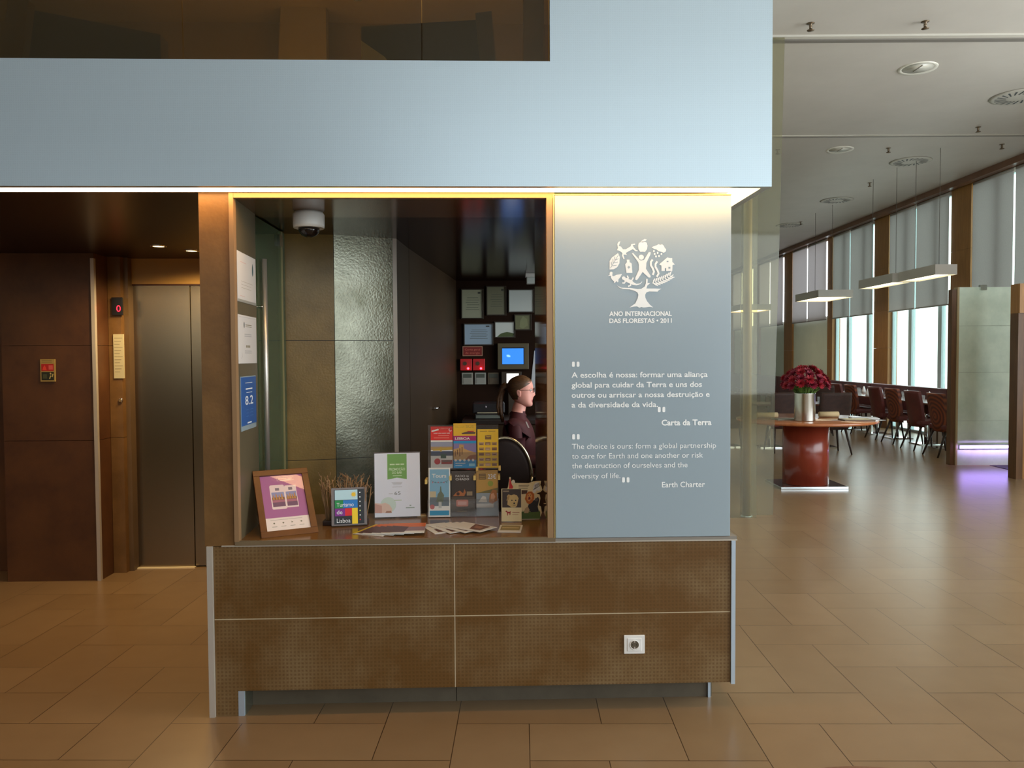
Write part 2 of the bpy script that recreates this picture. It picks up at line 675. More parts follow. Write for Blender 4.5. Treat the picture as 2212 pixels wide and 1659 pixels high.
# mezzanine behind dark glass
MEZ = noisy('mezzanine panel', (120, 96, 58), (134, 108, 68), 2.0)
MEZD = noisy('mezzanine dark panel', (70, 52, 34), (80, 60, 40), 2.0)
b = MB()
b.box(-6, 1.14, 3.285, 6.6, 2.60, 2.68, MEZD)
b.box(-6, 1.14, 6.6, 6.7, 2.68, 4.6, MEZ)
b.box(1.12, 1.145, 3.285, 6.6, 2.68, 4.6, MEZ)
b.box(-6, 1.14, 3.285, 6.6, 4.3, 4.34, MEZ)
struct(b, 'wall_mezzanine')
PANE_DARK = glass('dark tinted glass', (196, 182, 146), 0.96, 0.03)
for i, (x0, x1) in enumerate(((-6, -3.03), (-3.026, -1.224), (-1.22, -0.262), (-0.258, 0.256))):
    b = MB()
    b.box(x0, x1, 3.262, 3.272, 2.757, 4.1, PANE_DARK)
    b.build('window_%d' % (i + 1), kind='structure')
b = MB()
b.poly([(-2.5, 2.68), (-1.68, 2.68), (-1.69, 3.235), (-2.36, 3.36)], 4.2, MEZD, 0.1)
b.poly([(-0.62, 2.68), (0.02, 2.68), (-0.01, 3.24), (-0.62, 3.20)], 4.0, MEZD, 0.1)
b.poly([(-2.52, 2.68), (-2.40, 2.68), (-2.30, 3.36), (-2.40, 3.37)], 4.1, MEZ, 0.06)
b.poly([(0.0, 2.68), (0.08, 2.68), (0.03, 3.26), (-0.05, 3.25)], 3.95, MEZ, 0.05)
b.poly([(-1.70, 2.68), (-1.25, 2.68), (-1.25, 4.3), (-1.60, 4.3)], 6.3, noisy('mezzanine tan', (136, 112, 66), (148, 124, 76), 2.0), 0.1)
b.box(0.16, 0.245, 3.35, 3.43, 2.68, 4.3, noisy('bronze post', (150, 118, 70), (160, 128, 80), 3.0, (0.3, 0.4)))
b.build('trim_3', kind='structure')
area_light('mezzanine_fill', (-1.0, 5.4, 2.75), (-1.0, 5.0, 4.3), 3.0, 0.3, 36, (1.0, 0.84, 0.52))  # added fill without a fixture, brightens the ceiling and shapes behind the glass
b = MB()
b.poly([(-0.536, 2.69), (-0.33, 2.69), (-0.434, 2.845), (-0.536, 2.915)], 3.45, mat('ivory panel', (226, 214, 186), 0.6), 0.02)
b.build('display_panel', label='ivory triangular panel behind the dark glass above the reception', cat='panel')
b = MB()
b.box(-0.59, -0.556, 3.6, 3.62, 3.155, 3.5, mat('ivory panel', (226, 214, 186), 0.6))
b.build('hanging_banner', label='small ivory strip hanging behind the dark glass, at the top edge of the photo', cat='banner')

# ------------------------------------------------------------------ reception kiosk: walls round its window
b = MB()
b.box(-1.221, -1.091, 3.397, 3.72, 0.745, 2.255, STONE)
b.box(-1.221, -1.15, 3.72, 5.9, 0, 2.255, STONE)
struct(b, 'wall_kiosk_left')
b = MB()
FRAME_T = mat('bronze window trim', (158, 124, 88), 0.4, metal=0.2)
b.box(-1.091, -1.072, 3.385, 3.42, 0.765, 2.25, FRAME_T)
struct(b, 'trim_4')
b = MB()
b.box(-1.091, 0.289, 3.387, 3.42, 2.231, 2.252, FRAME_T)
struct(b, 'trim_5')
b = MB()
b.box(0.255, 0.281, 3.385, 3.42, 0.765, 2.231, FRAME_T)
b.box(0.283, 0.288, 3.383, 3.42, 0.765, 2.245, mat('thin brass edge', (196, 168, 104), 0.3, metal=0.5))
struct(b, 'trim_6')
b = MB()                                                            # left reveal that carries the notices
b.face([(-1.074, 3.42, 0.765), (-1.074, 3.42, 2.231), (-1.0927, 3.77, 2.231), (-1.0927, 3.77, 0.765)][::-1], noisy('grey brown reveal', (88, 78, 58), (98, 88, 66), 4.0, (0.40, 0.42)))
struct(b, 'wall_reveal_left')
b = MB()                                                            # glossy right reveal
b.box(0.262, 0.285, 3.42, 4.36, 0.6, 2.231, noisy('glossy reveal panel', (104, 66, 26), (120, 78, 34), 3.0, (0.05, 0.08)))
struct(b, 'wall_reveal_right')
b = MB()
b.box(0.285, 1.055, 3.42, 3.50, 0.766, 2.255, LAM_DARK)
b.box(1.0, 1.06, 3.50, 4.5, 0.77, 2.255, LAM_DARK)
b.box(1.0, 1.06, 3.98, 4.5, 0, 0.77, LAM_DARK)
b.box(1.0, 1.06, 4.5, 6.7, 0, 1.05, LAM_DARK)
b.box(1.0, 1.06, 6.7, 7.1, 0, 2.255, LAM_DARK)
struct(b, 'wall_kiosk_right')
b = MB()
b.box(-1.15, 1.06, 3.42, 3.86, 2.231, 2.25, noisy('satin brown ceiling tile', (92, 66, 36), (104, 76, 44), 3.0, (0.12, 0.2)))
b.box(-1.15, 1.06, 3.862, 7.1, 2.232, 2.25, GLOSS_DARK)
struct(b, 'ceiling_kiosk')
# inner walls: two stone panels set at an angle, dark door panels running back, dark back wall
def upright(b, p0, p1, z0, z1, m, th=0.05):
    p0, p1 = Vector((p0[0], p0[1], 0)), Vector((p1[0], p1[1], 0))
    d = (p1 - p0).normalized()
    nn = Vector((-d.y, d.x, 0)) * th
    c = [p0, p1, p1 + nn, p0 + nn]
    lo = [b.bm.verts.new((q.x, q.y, z0)) for q in c]
    hi = [b.bm.verts.new((q.x, q.y, z1)) for q in c]
    i = b.mi(m)
    for f in [(lo[0], lo[1], hi[1], hi[0]), (lo[1], lo[2], hi[2], hi[1]), (lo[2], lo[3], hi[3], hi[2]), (lo[3], lo[0], hi[0], hi[3]), (hi[0], hi[1], hi[2], hi[3]), (lo[3], lo[2], lo[1], lo[0])]:
        b.bm.faces.new(f).material_index = i
    return b
b = MB()
STONE_WARM_LIT = noisy('stone tile warm lit', (124, 100, 46), (150, 122, 62), 5.0, (0.32, 0.45), bump=0.1, bscale=90)  # same tile as the grey panel, its warmer reflection put into the colour
upright(b, (-1.15, 4.353), (-0.851, 4.406), 0, 0.985, STONE_WARM_LIT)
upright(b, (-1.15, 4.353), (-0.851, 4.406), 0.988, 1.647, STONE_WARM_LIT)
upright(b, (-1.15, 4.353), (-0.851, 4.406), 1.65, 2.232, STONE_WARM_LIT)
upright(b, (-0.848, 4.407), (-0.54, 4.541), 0, 0.985, STONE_GREY)  # same tile again, the cooler reflection put into its grey colour
upright(b, (-0.848, 4.407), (-0.54, 4.541), 0.988, 1.647, STONE_GREY)
upright(b, (-0.848, 4.407), (-0.54, 4.541), 1.65, 2.232, STONE_GREY)
upright(b, (-1.15, 4.36), (-0.851, 4.413), 0, 2.232, DARK)
upright(b, (-0.846, 4.415), (-0.543, 4.547), 0, 2.232, DARK)
struct(b, 'wall_inner_left')
b = MB()
upright(b, (-0.54, 4.541), (-0.518, 4.551), 0, 2.232, TRIM_W, 0.02)
struct(b, 'trim_7')
b = MB()
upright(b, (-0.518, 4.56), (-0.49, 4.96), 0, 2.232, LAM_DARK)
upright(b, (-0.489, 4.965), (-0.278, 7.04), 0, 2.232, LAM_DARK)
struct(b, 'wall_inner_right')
b = MB()
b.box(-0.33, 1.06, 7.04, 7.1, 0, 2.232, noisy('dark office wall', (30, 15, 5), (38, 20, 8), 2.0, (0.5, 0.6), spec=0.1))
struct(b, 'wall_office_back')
b = MB()
b.tube([(-0.408, 5.765, 1.18), (-0.375, 5.76, 1.18), (-0.366, 5.86, 1.18)], 0.008, CHROME)
b.build('door_handle', label='small chrome lever handle on the dark wall behind the poster holder', cat='handle')

# ------------------------------------------------------------------ counter under the window
t = thing('counter', 'brown tiled reception counter base with pale edge trims and recessed plinth', 'counter', (0, 3.40, 0))
b = MB()
xs, zs = (-1.187, -0.1525, -0.1495, 1.061), (0.11, 0.423, 0.426, 0.742)
for x0, x1 in ((xs[0], xs[1]), (xs[2], xs[3])):
    for z0, z1 in ((zs[0], zs[1]), (zs[2], zs[3])):
        b.box(x0, x1, 0.0, 0.02, z0, z1, COUNTER)
b.box(-1.187, -1.092, 0.0, 0.02, 0, 0.11, COUNTER)
b.box(-1.187, 1.061, 0.002, 0.018, 0.112, 0.74, GROUT)
b.box(-1.187, 1.061, -0.0004, 0.002, 0.4225, 0.4265, GROUT)
b.box(-0.153, -0.149, -0.0004, 0.002, 0.11, 0.742, GROUT)
b.build('front_panel', t)
b = MB()
b.box(-1.149, 1.06, 0.02, 0.57, 0.11, 0.718, LAM_DARK)
b.build('carcass', t)
b = MB()
b.box(-1.212, -1.188, -0.012, 0.10, 0, 0.745, TRIM_W)
b.build('edge_trim', t)
b = MB()
b.box(1.062, 1.080, -0.01, 0.57, 0.105, 0.742, TRIM_COOL)
b.build('edge_trim', t)
b = MB()
b.box(-1.062, -0.152, 0.11, 0.13, 0, 0.12, noisy('plinth tile', (84, 74, 60), (100, 90, 74), 5.0))
b.box(-0.149, 1.0, 0.11, 0.13, 0, 0.12, noisy('plinth tile', (84, 74, 60), (100, 90, 74), 5.0))
b.box(1.0, 1.01, 0.11, 0.56, 0, 0.11, noisy('plinth tile', (84, 74, 60), (100, 90, 74), 5.0))
b.build('plinth', t)
b = MB()
b.box(-1.091, -1.066, 0.0, 0.012, 0, 0.109, TRIM_COOL)
b.box(-1.068, -1.062, 0.012, 0.11, 0, 0.109, STONE_GREY)
b.build('foot_plate', t)
b = MB()
b.box(0.99, 1.002, 0.098, 0.11, 0, 0.109, TRIM_COOL)
b.build('foot_plate', t)
b = MB()
b.box(-1.149, 1.088, -0.008, 0.57, 0.742, 0.747, TRIM_W)
b.box(-1.149, 0.283, 0.0, 0.57, 0.747, 0.765, noisy('polished brown sill', (112, 76, 34), (134, 94, 48), 4.0, (0.14, 0.24)))
b.box(-1.09, 0.289, -0.012, 0.0, 0.747, 0.768, mat('grey sill edge', (120, 100, 74), 0.4))
b.box(0.285, 1.086, -0.006, 0.57, 0.747, 0.760, mat('grey ledge', (140, 132, 122), 0.4))
b.build('worktop', t)

# glass door and its pull handle at the left inside the kiosk
t = thing('glass_door', 'greenish glass door with a long chrome pull inside the reception window', 'door', (-1.105, 3.78, 0.0))
b = MB()
b.box(-0.006, 0.006, 0.0, 0.55, 0.02, 2.225, glass('green edge glass', (150, 176, 138), 0.8, 0.03))
b.box(-0.010, 0.012, 0.47, 0.485, 0.02, 2.225, mat('door seal', (150, 140, 96), 0.4))
b.build('pane', t)
b = MB()
b.tube([(0.030, 0.07, 0.9), (0.030, 0.07, 2.03)], 0.0125, mat('brushed pull steel', (214, 208, 198), 0.38, metal=0.8), 14)
for z in (1.0, 1.80):
    b.tube([(0.0, 0.07, z), (0.030, 0.07, z)], 0.008, CHROME)
b.build('pull_handle', t, label='long chrome pull handle')
b = MB()
b.box(0.004, 0.02, 0.40, 0.46, 2.14, 2.2, CHROME)
b.build('hinge', t)

# ------------------------------------------------------------------ lift lobby at the left
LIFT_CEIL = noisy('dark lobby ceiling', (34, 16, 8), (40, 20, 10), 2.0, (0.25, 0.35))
b = MB()
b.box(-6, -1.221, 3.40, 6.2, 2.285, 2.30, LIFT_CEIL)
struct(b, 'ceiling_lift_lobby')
b = MB()
for z0, z1 in ((0, 0.985), (0.988, 1.647), (1.65, 2.285)):
    b.box(-3.365, -2.724, 5.56, 6.2, z0, z1, STONE_DARK)
struct(b, 'wall_lift_left')
b = MB()
b.box(-2.742, -2.718, 5.548, 5.575, 0, 2.25, TRIM_W)
struct(b, 'trim_8')
b = MB()
for z0, z1 in ((0, 0.985), (0.988, 1.647), (1.65, 2.285)):
    b.box(-2.722, -2.632, 5.75, 6.2, z0, z1, STONE)
b.box(-2.632, -2.60, 5.80, 6.2, 0, 2.285, noisy('lift jamb', (96, 74, 48), (108, 84, 56), 3.0, (0.3, 0.4)))
b.box(-2.60, -1.221, 5.86, 6.2, 2.10, 2.285, noisy('lift header', (170, 128, 62), (180, 138, 70), 3.0, (0.35, 0.45)))
b.box(-6, -3.40, 5.85, 6.2, 0, 2.285, STONE_DARK)
b.box(-2.60, -1.221, 5.94, 6.2, 0, 2.10, DARK)
b.box(-1.42, -1.221, 5.86, 5.94, 0, 2.10, STONE)
struct(b, 'wall_lift_back')
t = thing('door_1', None, None, (-2.60, 5.88, 0))
t['kind'] = 'structure'
b = MB()
b.box(0.0, 0.41, 0.0, 0.02, 0.01, 2.09, STEEL)
b.build('door_leaf', t)
b = MB()
b.box(0.412, 1.18, 0.012, 0.03, 0.01, 2.09, STEEL)
b.build('door_leaf', t)
b = MB()
b.box(0.0, 0.42, -0.03, 0.0, 0.0, 0.008, mat('lift sill light', (250, 232, 190), 0.3))
b.build('threshold', t)
b = MB()
b.box(-0.01, 1.18, -0.015, 0.0, 2.09, 2.105, mat('door head seal', (70, 34, 20), 0.5))
b.build('head_trim', t)
t = thing('floor_display', 'small black lift display showing a red zero, left of the steel lift door', 'display', (-2.652, 5.75, 1.93))
b = MB()
b.box(-0.037, 0.04, -0.02, 0.0, -0.064, 0.064, BLACKP, 0.003)
b.build('display_case', t)
b = MB()
RED_LED = lamp_mat('red display digit', (255, 30, 50), 3.0)
zz = [(0.012 * cos(a_) * (1 if True else 1), 0.02 * sin(a_)) for a_ in [2 * pi * k / 20 for k in range(21)]]
b.stroke([(0.014 + x, -0.016 + z) for x, z in zz], 0.006, -0.0215, RED_LED)
b.build('digit', t, label='red glowing zero')
b = MB()
b.box(-2.687, -2.613, 5.742, 5.75, 1.414, 1.731, mat('ivory notice', (196, 186, 150), 0.5))
for k in range(12):
    b.rect(-2.68, -2.622 - 0.01 * (k % 3), 1.70 - k * 0.022, 1.704 - k * 0.022, 5.7415, mat('grey print', (140, 130, 104), 0.6))
b.build('lift_notice', label='tall ivory notice below the lift display', cat='notice')
t = thing('call_button', 'round chrome lift call button below the ivory notice', 'button', (-2.646, 5.75, 1.254))
b = MB()
M90 = Matrix.Rotation(radians(90), 4, 'X')
b.lathe([(0.016, 0), (0.016, 0.008), (0.012, 0.010)], CHROME, 16, mtx=M90)
b.build('button_ring', t)
b = MB()
b.lathe([(0.009, 0.010), (0.009, 0.014)], mat('button face', (150, 130, 90), 0.4, metal=0.6), 16, mtx=M90)
b.build('button_face', t)
b = MB()
b.box(-3.1, -3.0, 5.552, 5.56, 1.399, 1.554, mat('gold sign back', (176, 150, 84), 0.4, metal=0.2))
b.rect(-3.093, -3.008, 1.472, 1.522, 5.5515, mat('sign red', (176, 30, 28), 0.5))
b.rect(-3.093, -3.008, 1.408, 1.465, 5.5515, mat('sign green black', (34, 36, 24), 0.5))
b.rect(-3.043, -3.014, 1.482, 1.512, 5.551, mat('sign pale red', (214, 90, 84), 0.5))
b.poly([(-3.086, 1.478), (-3.056, 1.478), (-3.062, 1.498), (-3.07, 1.514), (-3.08, 1.498)], 5.551, mat('sign orange', (226, 66, 50), 0.5))
b.stroke([(-3.038, 1.418), (-3.03, 1.44), (-3.02, 1.432), (-3.014, 1.452)], 0.007, 5.551, mat('sign gold', (200, 180, 110), 0.5))
b.stroke([(-3.034, 1.452), (-3.026, 1.456)], 0.012, 5.551, mat('sign gold', (200, 180, 110), 0.5))
b.rect(-3.083, -3.055, 1.42, 1.45, 5.551, mat('sign olive', (70, 74, 50), 0.5))
for k in range(2):
    b.rect(-3.09, -3.02, 1.532 + k * 0.01, 1.536 + k * 0.01, 5.5515, mat('sign gold print', (120, 96, 50), 0.5))
b.build('fire_sign', label='small red, black and gold fire sign on the dark left wall', cat='sign')
for k, (x, y) in enumerate(((-2.13, 5.20), (-2.0, 5.42))):
    t = thing('downlight', ('recessed downlight in the lift lobby ceiling, left of the pair', 'recessed downlight in the lift lobby ceiling, right of the pair')[k], 'light', (x, y, 2.285), group='downlights over the lift door')
    b = MB()
    b.lathe([(0.05, 0), (0.05, -0.006), (0.036, -0.006)], CHROME, 20, caps=False)
    b.build('rim', t)
    b = MB()
    b.lathe([(0.036, -0.004), (0.036, -0.003)], lamp_mat('downlight lens', (255, 214, 140), 4.0), 20)
    b.build('lens', t)
    l = bpy.data.lights.new('downlight_beam', 'SPOT')
    l.energy = 40
    l.color = (1.0, 0.72, 0.36)
    l.spot_size = radians(165)
    l.spot_blend = 0.6
    l.shadow_soft_size = 0.04
    o = bpy.data.objects.new('downlight_beam', l)
    COL.objects.link(o)
    o.location = (x, y, 2.27)

# ------------------------------------------------------------------ grey glass sign panel with emblem and quotations
t = thing('sign_panel', 'tall grey glass panel with white tree emblem and two quotations, right of the window', 'sign', (0.0, 3.39, 0.0))
b = MB()
b.box(0.290, 1.055, 0.0, 0.012, 0.762, 2.243, GREYGLASS, 0.002)
b.build('panel', t)
b = MB()
b.box(0.290, 1.055, 0.012, 0.03, 0.762, 2.25, mat('panel backing', (176, 180, 176), 0.5))
b.box(0.289, 1.055, -0.004, 0.014, 2.243, 2.248, mat('thin brass edge', (196, 168, 104), 0.3, metal=0.5))
b.build('panel_frame', t)
YE = -0.0012


def EM(x, y):                                                       # emblem drawing units -> panel metres
    return (0.4755 + x * 0.0002538, 2.0853 - y * 0.0002538)


b = MB()
W = WHITE_INK


LAY = [YE]


def lay():                                                          # overlapping strokes lie in their own thin layers
    LAY[0] -= 0.000025
    return LAY[0]


def ep(pts, m=None):
    b.poly([EM(*p) for p in pts], lay(), m or W)


def es(pts, w, m=None):
    b.stroke([EM(*p) for p in pts], [q * 0.0002538 for q in w] if isinstance(w, (list, tuple)) else w * 0.0002538, lay(), m or W)


def ed(x, y, r, r2=None):
    q = EM(x, y)
    b.disc(q[0], q[1], r * 0.0002538, lay(), W, 18, (r2 or r) * 0.0002538)


# leaping deer
ep([(325, 305), (345, 268), (333, 205), (352, 165), (385, 155), (372, 195), (357, 235), (395, 245), (430, 290), (480, 290), (562, 240), (570, 205), (635, 194), (638, 212), (592, 222), (622, 268), (652, 302), (682, 312), (678, 326), (640, 322), (598, 288), (540, 318), (478, 352), (498, 388), (452, 378), (437, 384), (458, 455), (440, 458), (413, 400), (420, 352), (372, 318)])
# apple
ep([(735, 170), (700, 185), (688, 235), (695, 290), (725, 335), (765, 332), (805, 336), (840, 290), (848, 230), (835, 180), (800, 165), (768, 176)])
ep([(730, 160), (760, 140), (800, 116), (836, 128), (815, 150), (780, 158)])
# rain cloud
ep([(918, 258), (955, 240), (1000, 225), (1035, 206), (1065, 215), (1100, 208), (1125, 230), (1140, 262), (1168, 295), (1160, 330), (1125, 350), (1085, 335), (1040, 325), (1000, 295), (960, 285)])
for x, y in ((957, 322), (970, 370), (1022, 352), (1086, 370), (993, 412), (1045, 406)):
    ed(x, y, 15, 19)
# leaf
ep([(200, 632), (202, 490), (240, 430), (345, 355), (375, 420), (370, 525), (332, 592), (275, 628)])
# bottle
ep([(492, 465), (540, 465), (543, 508), (578, 530), (590, 690), (488, 690), (466, 545), (496, 510)])
# figure with raised arms
ep([(580, 360), (600, 352), (715, 470), (735, 480), (790, 470), (870, 338), (902, 340), (900, 375), (830, 520), (822, 620), (905, 745), (895, 772), (860, 765), (765, 675), (680, 800), (660, 815), (638, 805), (640, 770), (700, 640), (700, 550), (690, 510)])
ed(742, 425, 44, 44)
# smoke waves
es([(935, 465), (905, 505), (905, 560), (940, 620), (958, 670), (938, 725)], 34)
es([(1015, 495), (985, 540), (985, 590), (1020, 650), (1038, 700), (1008, 757)], 34)
# house
ep([(1045, 548), (1185, 430), (1235, 440), (1270, 440), (1272, 505), (1316, 548), (1276, 560), (1272, 660), (1168, 660), (1168, 610), (1145, 610), (1145, 660), (1086, 660), (1086, 566)])
# duck
ep([(172, 742), (205, 715), (200, 690), (225, 664), (252, 680), (250, 710), (245, 735), (270, 745), (320, 720), (412, 708), (385, 760), (350, 805), (355, 835), (330, 850), (320, 825), (300, 850), (272, 862), (280, 838), (240, 800), (222, 765), (224, 740)])
# lizard
ed(440, 778, 30)
es([(440, 780), (500, 815), (560, 840), (600, 868), (660, 888), (720, 875), (757, 838)], [50, 62, 66, 46, 24, 16, 8])
es([(500, 815), (518, 775), (502, 735)], 26)
es([(480, 820), (450, 862), (418, 858)], 26)
es([(560, 840), (590, 800), (606, 768)], 24)
es([(560, 850), (560, 900), (515, 918)], 26)
# ear of wheat
es([(930, 860), (1010, 880), (1100, 850), (1200, 800), (1290, 720)], 16)
for k in range(8):
    x, y = 945 + 40 * k, 862 - 14 * k if k < 4 else 862 - 14 * 4 - 22 * (k - 4)
    es([(x, y), (x + 12, y - 42), (x + 32, y - 78)], [14, 30, 8])
    es([(x, y), (x + 50, y + 30), (x + 88, y + 50 - 4 * k)], [14, 28, 8])
# trunk
ep([(540, 1275), (560, 1262), (640, 1205), (680, 1120), (690, 1060), (675, 1020), (620, 990), (540, 970), (430, 962), (375, 945), (325, 898), (400, 940), (560, 945), (680, 965), (740, 960), (800, 920), (818, 870), (825, 790), (852, 795), (848, 860), (895, 862), (845, 905), (830, 955), (960, 955), (1086, 960), (1040, 985), (1020, 1010), (880, 1005), (830, 1020), (808, 1060), (812, 1110), (840, 1170), (890, 1230), (945, 1275), (880, 1265), (840, 1272), (780, 1278), (740, 1268), (712, 1282), (670, 1258), (620, 1260)])
GG = GREYGLASS                                                      # cut-outs show the panel colour
for p0, p1 in (((215, 610), (350, 390)), ((235, 560), (230, 500)), ((262, 520), (258, 450)), ((290, 470), (290, 410)), ((250, 570), (320, 560)), ((280, 520), (345, 505)), ((305, 470), (355, 450))):
    es([p0, p1], 8, GG)
es([(530, 570), (530, 615)], 14, GG)
es([(508, 592), (552, 592)], 14, GG)
ep([(1175, 488), (1205, 488), (1205, 508), (1175, 508)], GG)
ep([(1205, 590), (1238, 590), (1238, 620), (1205, 620)], GG)
b.build('tree_emblem', t, label='white tree emblem made of small symbols')
b = MB()
q = EM(195, 1418)
b.text('ANO INTERNACIONAL', q[0], q[1], YE, W, width=1070 * 0.0002538, height=80 * 0.0002538, bold=0.03)
q = EM(195, 1535)
b.text('DAS FLORESTAS \u2022 2011', q[0], q[1], YE, W, width=1070 * 0.0002538, height=76 * 0.0002538, bold=0.03)
b.build('emblem_lettering', t)
UQ = 0.0003869


def QT(x, y):                                                       # quotation drawing units -> panel metres
    return (0.289 + 13 * 0.002005 + x * UQ, 2.25 - (760 - 418) * 0.002008 - y * UQ)


def quote_marks(x, y0, y1, m=W):
    for dx in (0, 52):
        q0, q1 = QT(x + dx, y1), QT(x + dx + 32, y0)
        b.poly([(q0[0] + .002, q0[1]), (q1[0] - .002, q0[1]), (q1[0], q0[1] + .004), (q1[0], q1[1] - .004), (q1[0] - .002, q1[1]), (q0[0] + .002, q1[1]), (q0[0], q1[1] - .004), (q0[0], q0[1] + .004)], YE, m)


def quotation(name, label, lines, bold, marks, by):
    k = MB()
    for s_, x, y, w in lines:
        q = QT(x, y)
        k.text(s_, q[0], q[1], YE, W, width=w * UQ, height=62 * UQ, bold=bold)
    k.build(name, t, label=label)
    for x, y0, y1 in marks:
        k = MB()
        for dx in (0, 52):
            q0, q1 = QT(x + dx, y1), QT(x + dx + 32, y0)
            k.poly([(q0[0] + .002, q0[1]), (q1[0] - .002, q0[1]), (q1[0], q0[1] + .004), (q1[0], q1[1] - .004), (q1[0] - .002, q1[1]), (q0[0] + .002, q1[1]), (q0[0], q1[1] - .004), (q0[0], q0[1] + .004)], YE, W)
        k.build('quotation_mark', t)
    k = MB()
    q = QT(by[1], by[2])
    k.text(by[0], q[0], q[1], YE, W, width=by[3] * UQ, height=65 * UQ, bold=by[4])
    k.build('attribution', t)


quotation('portuguese_quotation', 'bold white Portuguese quotation', (('A escolha \u00e9 nossa: formar uma alian\u00e7a', 118, 266, 1532), ('global para cuidar da Terra e uns dos', 118, 378, 1468), ('outros ou arriscar a nossa destrui\u00e7\u00e3o e', 118, 490, 1556), ('a da diversidade da vida.', 118, 600, 972)), 0.016,
          ((124, 88, 145), (1088, 600, 660)), ('Carta da Terra', 1130, 808, 566, 0.03))
quotation('english_quotation', 'light white English quotation', (('The choice is ours: form a global partnership', 120, 1066, 1628), ('to care for Earth and one another or risk', 120, 1175, 1480), ('the destruction of ourselves and the', 120, 1283, 1305), ('diversity of life.', 120, 1398, 545)), 0.0,
          ((124, 900, 958), (684, 1390, 1448)), ('Earth Charter', 1135, 1508, 488, 0.012))

# ------------------------------------------------------------------ wall socket
t = thing('wall_socket', 'white wall power socket on the brown counter front', 'socket', (0.634, 3.40, 0.288))
b = MB()
SW = mat('white socket plastic', (236, 232, 226), 0.3)
b.box(-0.046, 0.046, -0.009, 0.0, -0.041, 0.041, SW, 0.003)
b.build('cover_plate', t)
b = MB()
b.box(-0.031, 0.031, -0.012, -0.008, -0.029, 0.029, SW, 0.002)
ring = [(0.0205, -0.0125), (0.0215, -0.0135), (0.0185, -0.0135)]
M90 = Matrix.Rotation(radians(90), 4, 'X')
b.lathe([(0.0215, 0.011), (0.0215, 0.0145), (0.0185, 0.0145), (0.0175, 0.010)], SW, 28, caps=False, mtx=M90)
si = b.build('socket_insert', t)
b = MB()
b.lathe([(0.0185, 0.0100), (0.0185, 0.0126)], mat('socket well', (96, 84, 66), 0.5), 28, mtx=M90)
for dx in (-0.0085, 0.0085):
    b.lathe([(0.0026, 0.0126), (0.0026, 0.0130)], DARK, 10, c=(dx, 0, 0), mtx=M90)
b.box(-0.003, 0.003, -0.0145, -0.0125, -0.018, -0.008, CHROME)
b.box(-0.003, 0.003, -0.0145, -0.0125, 0.011, 0.018, CHROME)
b.build('socket_well', si)

# ------------------------------------------------------------------ notices on the left reveal
RV = math.atan2(0.30, -0.016)                                       # the reveal runs back and slightly outwards


def reveal_loc(s, z):
    k = s / 0.3004
    return (-1.074 - 0.016 * k + 0.0022, 3.42 + 0.30 * k, z)


GREYP = mat('grey print', (120, 118, 116), 0.6)
REV_ROT = (0, 0, RV)
# local x runs towards the back of the reveal, the face looks into the opening


def reveal_sheet(name, label, s0, s1, z0, z1, draw, m):
    t_ = MB()
    w, h = s1 - s0, z1 - z0
    t_.box(0, w, 0.0, 0.0015, 0, h, m)
    draw(t_, w, h)
    return t_.build(name, loc=reveal_loc(s0, z0), rot=REV_ROT, label=label, cat='notice')


def d1(k, w, h):
    k.rect(0.0, w, 0.0, 0.012, -0.0006, mat('notice foot', (150, 150, 144), 0.4))
    k.disc(w * 0.82, h * 0.72, 0.012, -0.0006, mat('teal seal', (60, 100, 110), 0.5), 16, 0.026)
    k.disc(w * 0.82, h * 0.83, 0.004, -0.0006, mat('teal seal', (60, 100, 110), 0.5), 12, 0.008)
    for i in range(3):
        k.rect(w * 0.18, w * (0.72 + 0.1 * (i == 0)), h * 0.42 - i * .014, h * 0.425 - i * .014, -0.0006, GREYP)
    k.rect(w * 0.16, w * 0.45, h * 0.80, h * 0.812, -0.0006, mat('rose print', (206, 170, 166), 0.6))
    k.rect(w * 0.12, w * 0.36, h * 0.12, h * 0.13, -0.0006, mat('rose print', (206, 170, 166), 0.6))


def d2(k, w, h):
    k.disc(w * 0.31, h * 0.80, 0.006, -0.0006, mat('dark emblem', (40, 60, 56), 0.5), 14, 0.014)
    k.rect(w * 0.38, w * 0.72, h * 0.80, h * 0.815, -0.0006, GREYP)
    k.rect(w * 0.38, w * 0.72, h * 0.765, h * 0.775, -0.0006, GREYP)
    for i in range(3):
        k.rect(w * (0.40 + .08 * i), w * (0.46 + .08 * i), h * 0.33, h * 0.38, -0.0006, GREYP)
    for i, a in enumerate((0.60, 0.56, 0.25, 0.21)):
        k.rect(w * 0.32, w * 0.70, h * a, h * a + .004, -0.0006, mat('faint print', (176, 176, 176), 0.6))
    k.stroke([(w * .14, h * .1), (w * .2, h * .16), (w * .17, h * .22)], 0.004, -0.0006, mat('faint print', (176, 176, 176), 0.6))
    k.rect(w * 0.04, w * 0.96, h * 0.955, h * 0.962, -0.0006, mat('faint print', (176, 176, 176), 0.6))


